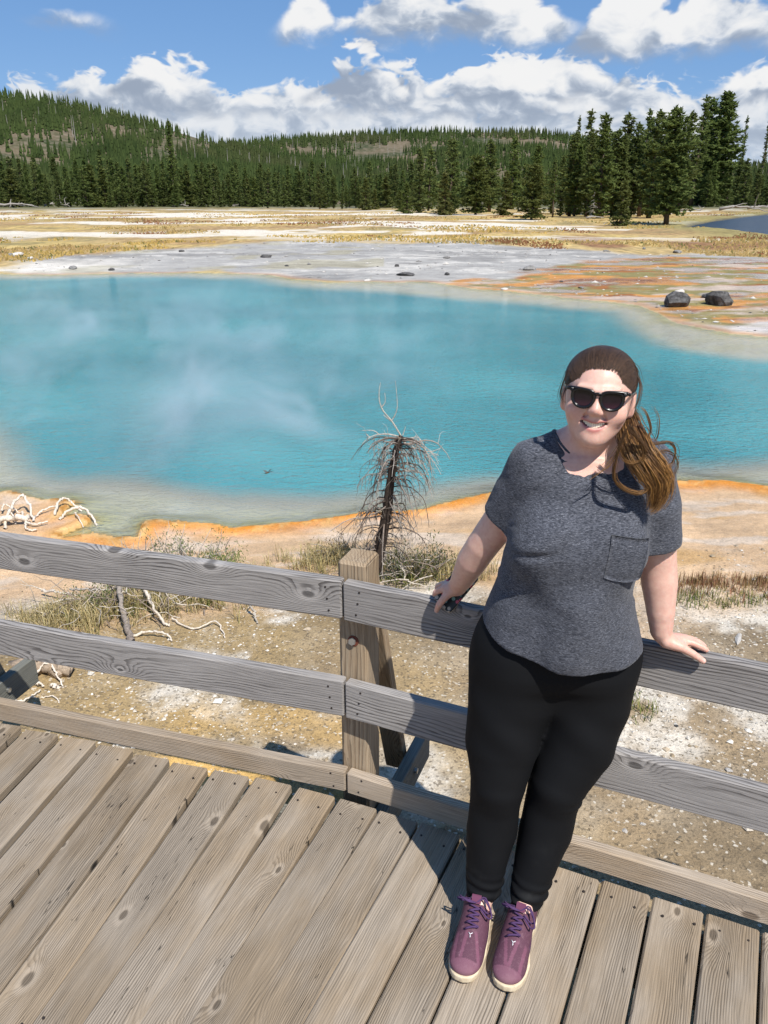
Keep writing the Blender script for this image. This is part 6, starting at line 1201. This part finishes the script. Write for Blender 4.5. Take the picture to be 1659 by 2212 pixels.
# ------------------------------------------------------------------ hair, sunglasses, phone
def hair_m(t, b):
    c = t.attr('col', 'Color'); n = t.noise(t.tc(), 240, 2, .6); k = t.lin(n, .3, .7, .75, 1.25); t.l.new(t.mix(1.0, c, t.comb(k, k, k), 'MULTIPLY'), b.inputs['Base Color'])
    b.inputs['Anisotropic'].default_value = .5
HAIR = material('brown hair', hair_m, rough=.42, spec=.35)
def build_hair():
    base = PBASE; g = np.random.default_rng(17)
    f = Field(HO-.16, HO+np.array([.16, .16, .15]), .003)
    f.ell(hd(0, .012, .028), (.0812, .0962, .0748), .01, 'add', HM_); f.ell(hd(.012, .050, -.040), (.066, .055, .050), .03, 'add', HM_)
    face = lambda L: np.sqrt(((L[..., 0]/.0605)**4+((L[..., 2]+.004)/.083)**4)**.5+((L[..., 1]+.112)/.082)**2)
    f.put(lambda p: (face((p-HO.astype(np.float32))@HM_.astype(np.float32))-1)*.06, HO-.16, HO+.15, .006, 'sub')
    def low(p):
        L = (p-HO.astype(np.float32))@HM_.astype(np.float32); return np.maximum(L[..., 2]-(-.006-1.1*np.maximum(L[..., 1]-.012, 0)+.25*np.maximum(-.01-L[..., 1], 0)), L[..., 1]-.10)
    f.put(low, HO-.15, HO+.15, .004, 'sub')
    V, Q = f.mesh(2); L = (V-HO)@HM_; me = np_mesh('hair', V-base, Q, True); hair = link('hair', me, HAIR, PERSON)
    c = np.tile(np.array([.034, .020, .012]), (len(V), 1)); ca = me.color_attributes.new('col', 'FLOAT_COLOR', 'POINT'); ca.data.foreach_set('color', np.concatenate([c, np.ones((len(c), 1))], 1).astype(np.float32).ravel())
    def emit(name, strands, rad, sides=3):
        mb = MB(); C = []
        for P, col0, col1 in strands:
            n = len(P); mb.tube(P, rad*np.concatenate([np.linspace(.8, 1, n//2), np.linspace(1, .25, n-n//2)]), sides, False); w = np.linspace(0, 1, n)[:, None, None]; cc = np.array(col0)[None, None]*(1-w)+np.array(col1)[None, None]*w; C.append(np.broadcast_to(cc, (n, sides, 3)).reshape(-1, 3))
        V_, F_ = mb.data(); m2 = np_mesh(name, V_-base, F_, True); C = np.concatenate(C); a = m2.color_attributes.new('col', 'FLOAT_COLOR', 'POINT'); a.data.foreach_set('color', np.concatenate([C, np.ones((len(C), 1))], 1).astype(np.float32).ravel())
        o = link(name, m2, HAIR, hair); o['kind'] = 'stuff'; return o
    # strands combed back over the scalp
    cen = np.array([0, .012, .028]); rad = np.array([.0822, .0975, .0762]); root = np.array([.050, .088, -.040]); rd = (root-cen)/rad; rd /= np.linalg.norm(rd)
    S = []
    dirs = g.normal(0, 1, (60000, 3)); dirs /= np.linalg.norm(dirs, axis=1)[:, None]; pts = cen+rad*dirs; cv = face(pts); okp = (pts[:, 2] > -.002-1.1*np.maximum(pts[:, 1]-.012, 0)) & (pts[:, 1] < .06)
    edge = pts[okp & (cv > .945) & (cv < 1.10)]; inner = pts[okp & (cv > 1.10) & (cv < 1.9)]
    for k in range(1700):
        st = edge[g.integers(len(edge))] if k % 3 else inner[g.integers(len(inner))]; s = min(1.0, abs(st[0])/.08)
        d0 = (st-cen)/rad; d0 /= np.linalg.norm(d0); ts = np.linspace(0, 1, 11); om = math.acos(np.clip(d0@rd, -1, 1)); P = []
        for t in ts:
            v = (1-t)**2*d0+2*t*(1-t)*np.array([d0[0]*1.05, .35, 1.05-.75*s])+t*t*rd; v /= np.linalg.norm(v); P.append(HO+HM_@(cen+rad*v*(1.0+.012*math.sin(t*3.1)+g.normal(0, .0015))))
        b = g.uniform(.5, 1.8); S.append((np.array(P), np.array([.055, .031, .018])*b, np.array([.034, .020, .012])*b))
    emit('scalp_strands', S, .0007)
    # ponytail over her left shoulder
    C0 = spline([hd(.045, .085, -.045), pxd(1352, 903, 1.885), pxd(1366, 938, 1.81), pxd(1384, 978, 1.762), pxd(1408, 1014, 1.745), pxd(1424, 1044, 1.745), pxd(1419, 1078, 1.752), pxd(1407, 1102, 1.76)], 26)
    T = np.gradient(C0, axis=0); T /= np.linalg.norm(T, axis=1)[:, None]; N = np.cross(T, [0, 1, 0]); N /= np.linalg.norm(N, axis=1)[:, None]; B = np.cross(T, N); S = []
    wid = np.interp(np.linspace(0, 1, 26), [0, .12, .35, .6, .8, 1], [.014, .020, .027, .030, .024, .010]); dep = wid*.62
    for k in range(1100):
        u, v = g.normal(0, .5, 2); u = np.clip(u, -1.1, 1.1); v = np.clip(v, -1, 1); n = int(g.uniform(15, 26)); i0 = g.integers(0, 26-n+1) if g.random() < .25 else 0; sl = slice(i0, i0+n); q = np.linspace(0, 1, n)
        w = .009*np.sin(q*g.uniform(3, 7)+g.uniform(0, 6))*g.uniform(.3, 1); P = C0[sl]+N[sl]*((u*wid[sl])+w)[:, None]+B[sl]*(v*dep[sl]+.5*w)[:, None]
        m = g.uniform(.6, 1.35); gold = np.array([.42, .215, .062])*m; S.append((P, np.array([.075, .040, .020])*m, gold if g.random() < .6 else np.array([.17, .082, .028])*m))
    emit("ponytail", S, .0008, 3)
    # loose locks blown about
    S = []
    def lock(pts, n, spread, Y0=1.76, c0=(.10, .052, .022), c1=(.30, .155, .05)):
        Pc = np.array([pxd(p[0], p[1], p[2] if len(p) > 2 else Y0) for p in pts])
        for k in range(n):
            P = spline(Pc+g.normal(0, spread, 3)+np.linspace(0, 1, len(Pc))[:, None]*g.normal(0, spread*1.6, 3), 18); m = g.uniform(.6, 1.3); S.append((P, np.array(c0)*m, np.array(c1)*m))
    lock([(1352, 930), (1332, 985), (1326, 1030), (1345, 1055), (1380, 1066), (1400, 1052), (1408, 1022)], 26, .0018, 1.735)
    lock([(1345, 950), (1322, 1000), (1300, 1018), (1275, 1034)], 7, .0014, 1.735); lock([(1350, 945), (1326, 985), (1305, 1010)], 6, .002, 1.74)
    lock([(1355, 925), (1385, 955), (1392, 985), (1370, 1003), (1345, 990), (1338, 965)], 14, .0018, 1.735); lock([(1360, 920), (1400, 975), (1440, 1020), (1445, 1060), (1425, 1090)], 20, .003, 1.745)
    lock([(1375, 945), (1405, 935), (1398, 895), (1385, 880)], 10, .0016, 1.79); lock([(1385, 960), (1418, 948), (1424, 905), (1412, 880)], 4, .0016, 1.79); lock([(1390, 965), (1440, 955), (1457, 970), (1450, 1000), (1425, 1015)], 12, .002, 1.77); lock([(1400, 985), (1435, 975), (1458, 985), (1462, 1015), (1440, 1050)], 10, .002, 1.77)
    lock([(1395, 1040), (1430, 1060), (1418, 1095), (1405, 1108)], 22, .003, 1.745)
    dk = ((.045, .026, .015), (.09, .05, .025)); lock([(1370, 800, 1.84), (1384, 830, 1.82), (1380, 862, 1.80), (1372, 885, 1.80)], 12, .0018, 1.82, *dk); lock([(1362, 780, 1.85), (1378, 800, 1.84), (1385, 840, 1.83)], 7, .0015, 1.83, *dk)
    lock([(1226, 800, 1.85), (1215, 830, 1.84), (1210, 855, 1.84), (1219, 870, 1.84)], 7, .0014, 1.84, *dk); lock([(1228, 830, 1.83), (1218, 850, 1.82), (1216, 876, 1.82)], 6, .0016, 1.82, *dk)
    emit('loose_locks', S, .0007, 3)
build_hair()
GZ = .008
def build_glasses():
    hd = lambda x, y, z: globals()['hd'](x, y, z+(0 if False else GZ))
    base = PBASE; fr = MB(); lens = []
    a = np.linspace(0, 2*np.pi, 40, endpoint=False)
    def outline(s, k=1.0, dy=0.0):
        ca, sa = np.cos(a), np.sin(a); x = .0245*np.sign(ca)*np.abs(ca)**.85; z = np.where(sa > 0, .0168*np.abs(sa)**.75, -.0222*np.abs(sa)**1.0); x = x*(1+.10*np.clip(z/.02, -1, 1)*.6); z = z+.0035*np.clip(x/.0275, 0, 1)**2*(sa > 0)
        X = s*(.0310+x*k); return np.array([hd(xx, -.1035+2.6*xx*xx+dy, -.0045+zz*k) for xx, zz in zip(X, z)])
    for s in (-1, 1):
        P = outline(s); fr.tube(np.concatenate([P, P[:2]]), .0030, 6, False); P3 = outline(s, .92); fr.tube(np.concatenate([P3, P3[:2]]), .0020, 6, False); P2 = outline(s, 1.07); fr.tube(np.concatenate([P2, P2[:2]]), .0017, 6, False)
        top = [hd(s*xx, -.1045+2.6*xx*xx, zz) for xx, zz in ((.008, .0092), (.018, .0132), (.032, .0145), (.048, .0148), (.0620, .0138))]; fr.tube(spline(top, 14), np.linspace(.0024, .0036, 14), 6)
        fr.tube([hd(s*.0620, -.0945, .0130), hd(s*.0675, -.083, .009), hd(s*.0705, -.07, .008)], [.0040, .0036, .0030], 6); fr.tube([hd(s*.0545, -.0965, .008), hd(s*.0615, -.094, .0105)], [.0040, .0036], 6)
        tp = MB(); tp.tube(spline([hd(s*.0705, -.07, .008), hd(s*.0775, -.02, .004), hd(s*.0815, .012, -.002), hd(s*.080, .035, -.018)], 12), .0030, 5); fr.add(*[v for v in (tp.data()[0],)], tp.data()[1][0], tp.data()[1][1] if len(tp.data()[1]) > 1 else None)
        P = outline(s, .98, .001); c = P.mean(0); lens.append((np.concatenate([P, [c+hY*-.0015]]), np.array([(i, (i+1) % 40, 40) for i in range(40)])))
    fr.tube(spline([hd(-.0095, -.1045, .0065), hd(0, -.1065, .0086), hd(.0095, -.1045, .0065)], 9), .0025, 6); fr.tube(spline([hd(-.008, -.1035, .001), hd(0, -.1045, .0048), hd(.008, -.1035, .001)], 9), .0018, 6)
    V_, F_ = fr.data(); o = link('sunglasses', np_mesh('sunglasses', V_-base, F_, True), FRAME, PERSON)
    for V_, F_ in lens: link('lens', np_mesh('lens', V_-base, F_, True), LENS, o)
    for s in (-1, 1):
        gl = MB(); gl.tube([hd(s*.0545, -.0995, .0132), hd(s*.0590, -.0985, .0136)], [.0011, .0011], 5)
        V_, F_ = gl.data(); link('rivet', np_mesh('rivet', V_-base, F_, True), STEEL, o)
FRAME = material('black acetate', None, (.006, .006, .007), .22, .5)
def lens_m(t, b):
    z = t.sep(t.tc('Generated'))[2]; t.l.new(t.ramp(z, [(0, (.050, .016, .030)), (.45, (.012, .006, .011)), (1, (.004, .0035, .005))]), b.inputs['Base Color'])
LENS = material('tinted lens', lens_m, rough=.10, spec=.35)
build_glasses()
def build_phone():
    u = np.array([.58, .0, .815]); w = np.array([-.66, .59, .46]); u /= np.linalg.norm(u); w -= u*(w@u); w /= np.linalg.norm(w); n = np.cross(u, w)
    c = np.array([.192, 2.104, .789])+u*.069+w*.034; loc = c; M = Matrix(np.stack([u, w, n], 1).tolist())
    def slab(name, L, W, T, r, z, mat, par=None):
        a = []
        for cx, cy, s0 in ((1, 1, 0), (-1, 1, 90), (-1, -1, 180), (1, -1, 270)):
            for k in range(6): an = R(s0+18*k); a.append((cx*(L/2-r)+r*math.cos(an), cy*(W/2-r)+r*math.sin(an)))
        m = len(a); e = min(.0015, T*.3); lv = ((-T/2, -e), (-T/2+e, 0), (T/2-e, 0), (T/2, -e)); V = []
        for zz, ins in lv: V += [(x*(1+2*ins/L), y*(1+2*ins/W), zz+z) for x, y in a]
        mb = bmesh.new(); vs = [mb.verts.new(v) for v in V]
        for l in range(3):
            for i in range(m): mb.faces.new((vs[l*m+i], vs[l*m+(i+1) % m], vs[(l+1)*m+(i+1) % m], vs[(l+1)*m+i]))
        mb.faces.new(vs[:m][::-1]); mb.faces.new(vs[3*m:]); me = bpy.data.meshes.new(name); mb.to_mesh(me); mb.free(); return link(name, me, mat, par)
    e = thing('smartphone', 'smartphone in a dark floral case pressed under the hand on the rail', 'phone', tuple(loc), tuple(M.to_euler()))
    slab('case', .142, .071, .009, .011, 0, CASE, e); slab('screen', .134, .064, .0012, .008, -.0049, SCREEN, e); slab('bumper', .1435, .0725, .0035, .0115, 0, BUMP, e)
def case_m(t, b):
    P = t.tc('Object'); v = t.vor(P, 75, out='Color'); d = t.vor(P, 75); r = t.sep(v)[0]; c = t.mix(t.smooth(r, .55, .6), (.012, .018, .02, 1), (.55, .05, .11, 1)); c = t.mix(t.smooth(t.sep(v)[1], .62, .68), c, (.18, .33, .30, 1)); c = t.mix(t.smooth(t.sep(P)[0], .040, .046), c, (.36, .45, .46, 1)); c = t.mix(t.smooth(t.sep(P)[0], -.052, -.058), c, (.42, .38, .32, 1)); c = t.mix(t.smooth(d, .42, .5), c, (.01, .014, .016, 1)); t.l.new(c, b.inputs['Base Color'])
CASE = material('floral phone case', case_m, rough=.35, spec=.4); SCREEN = material('phone glass', None, (.01, .01, .012), .08, .5); BUMP = material('cream phone bumper', None, (.42, .35, .24), .5, .3)
build_phone()
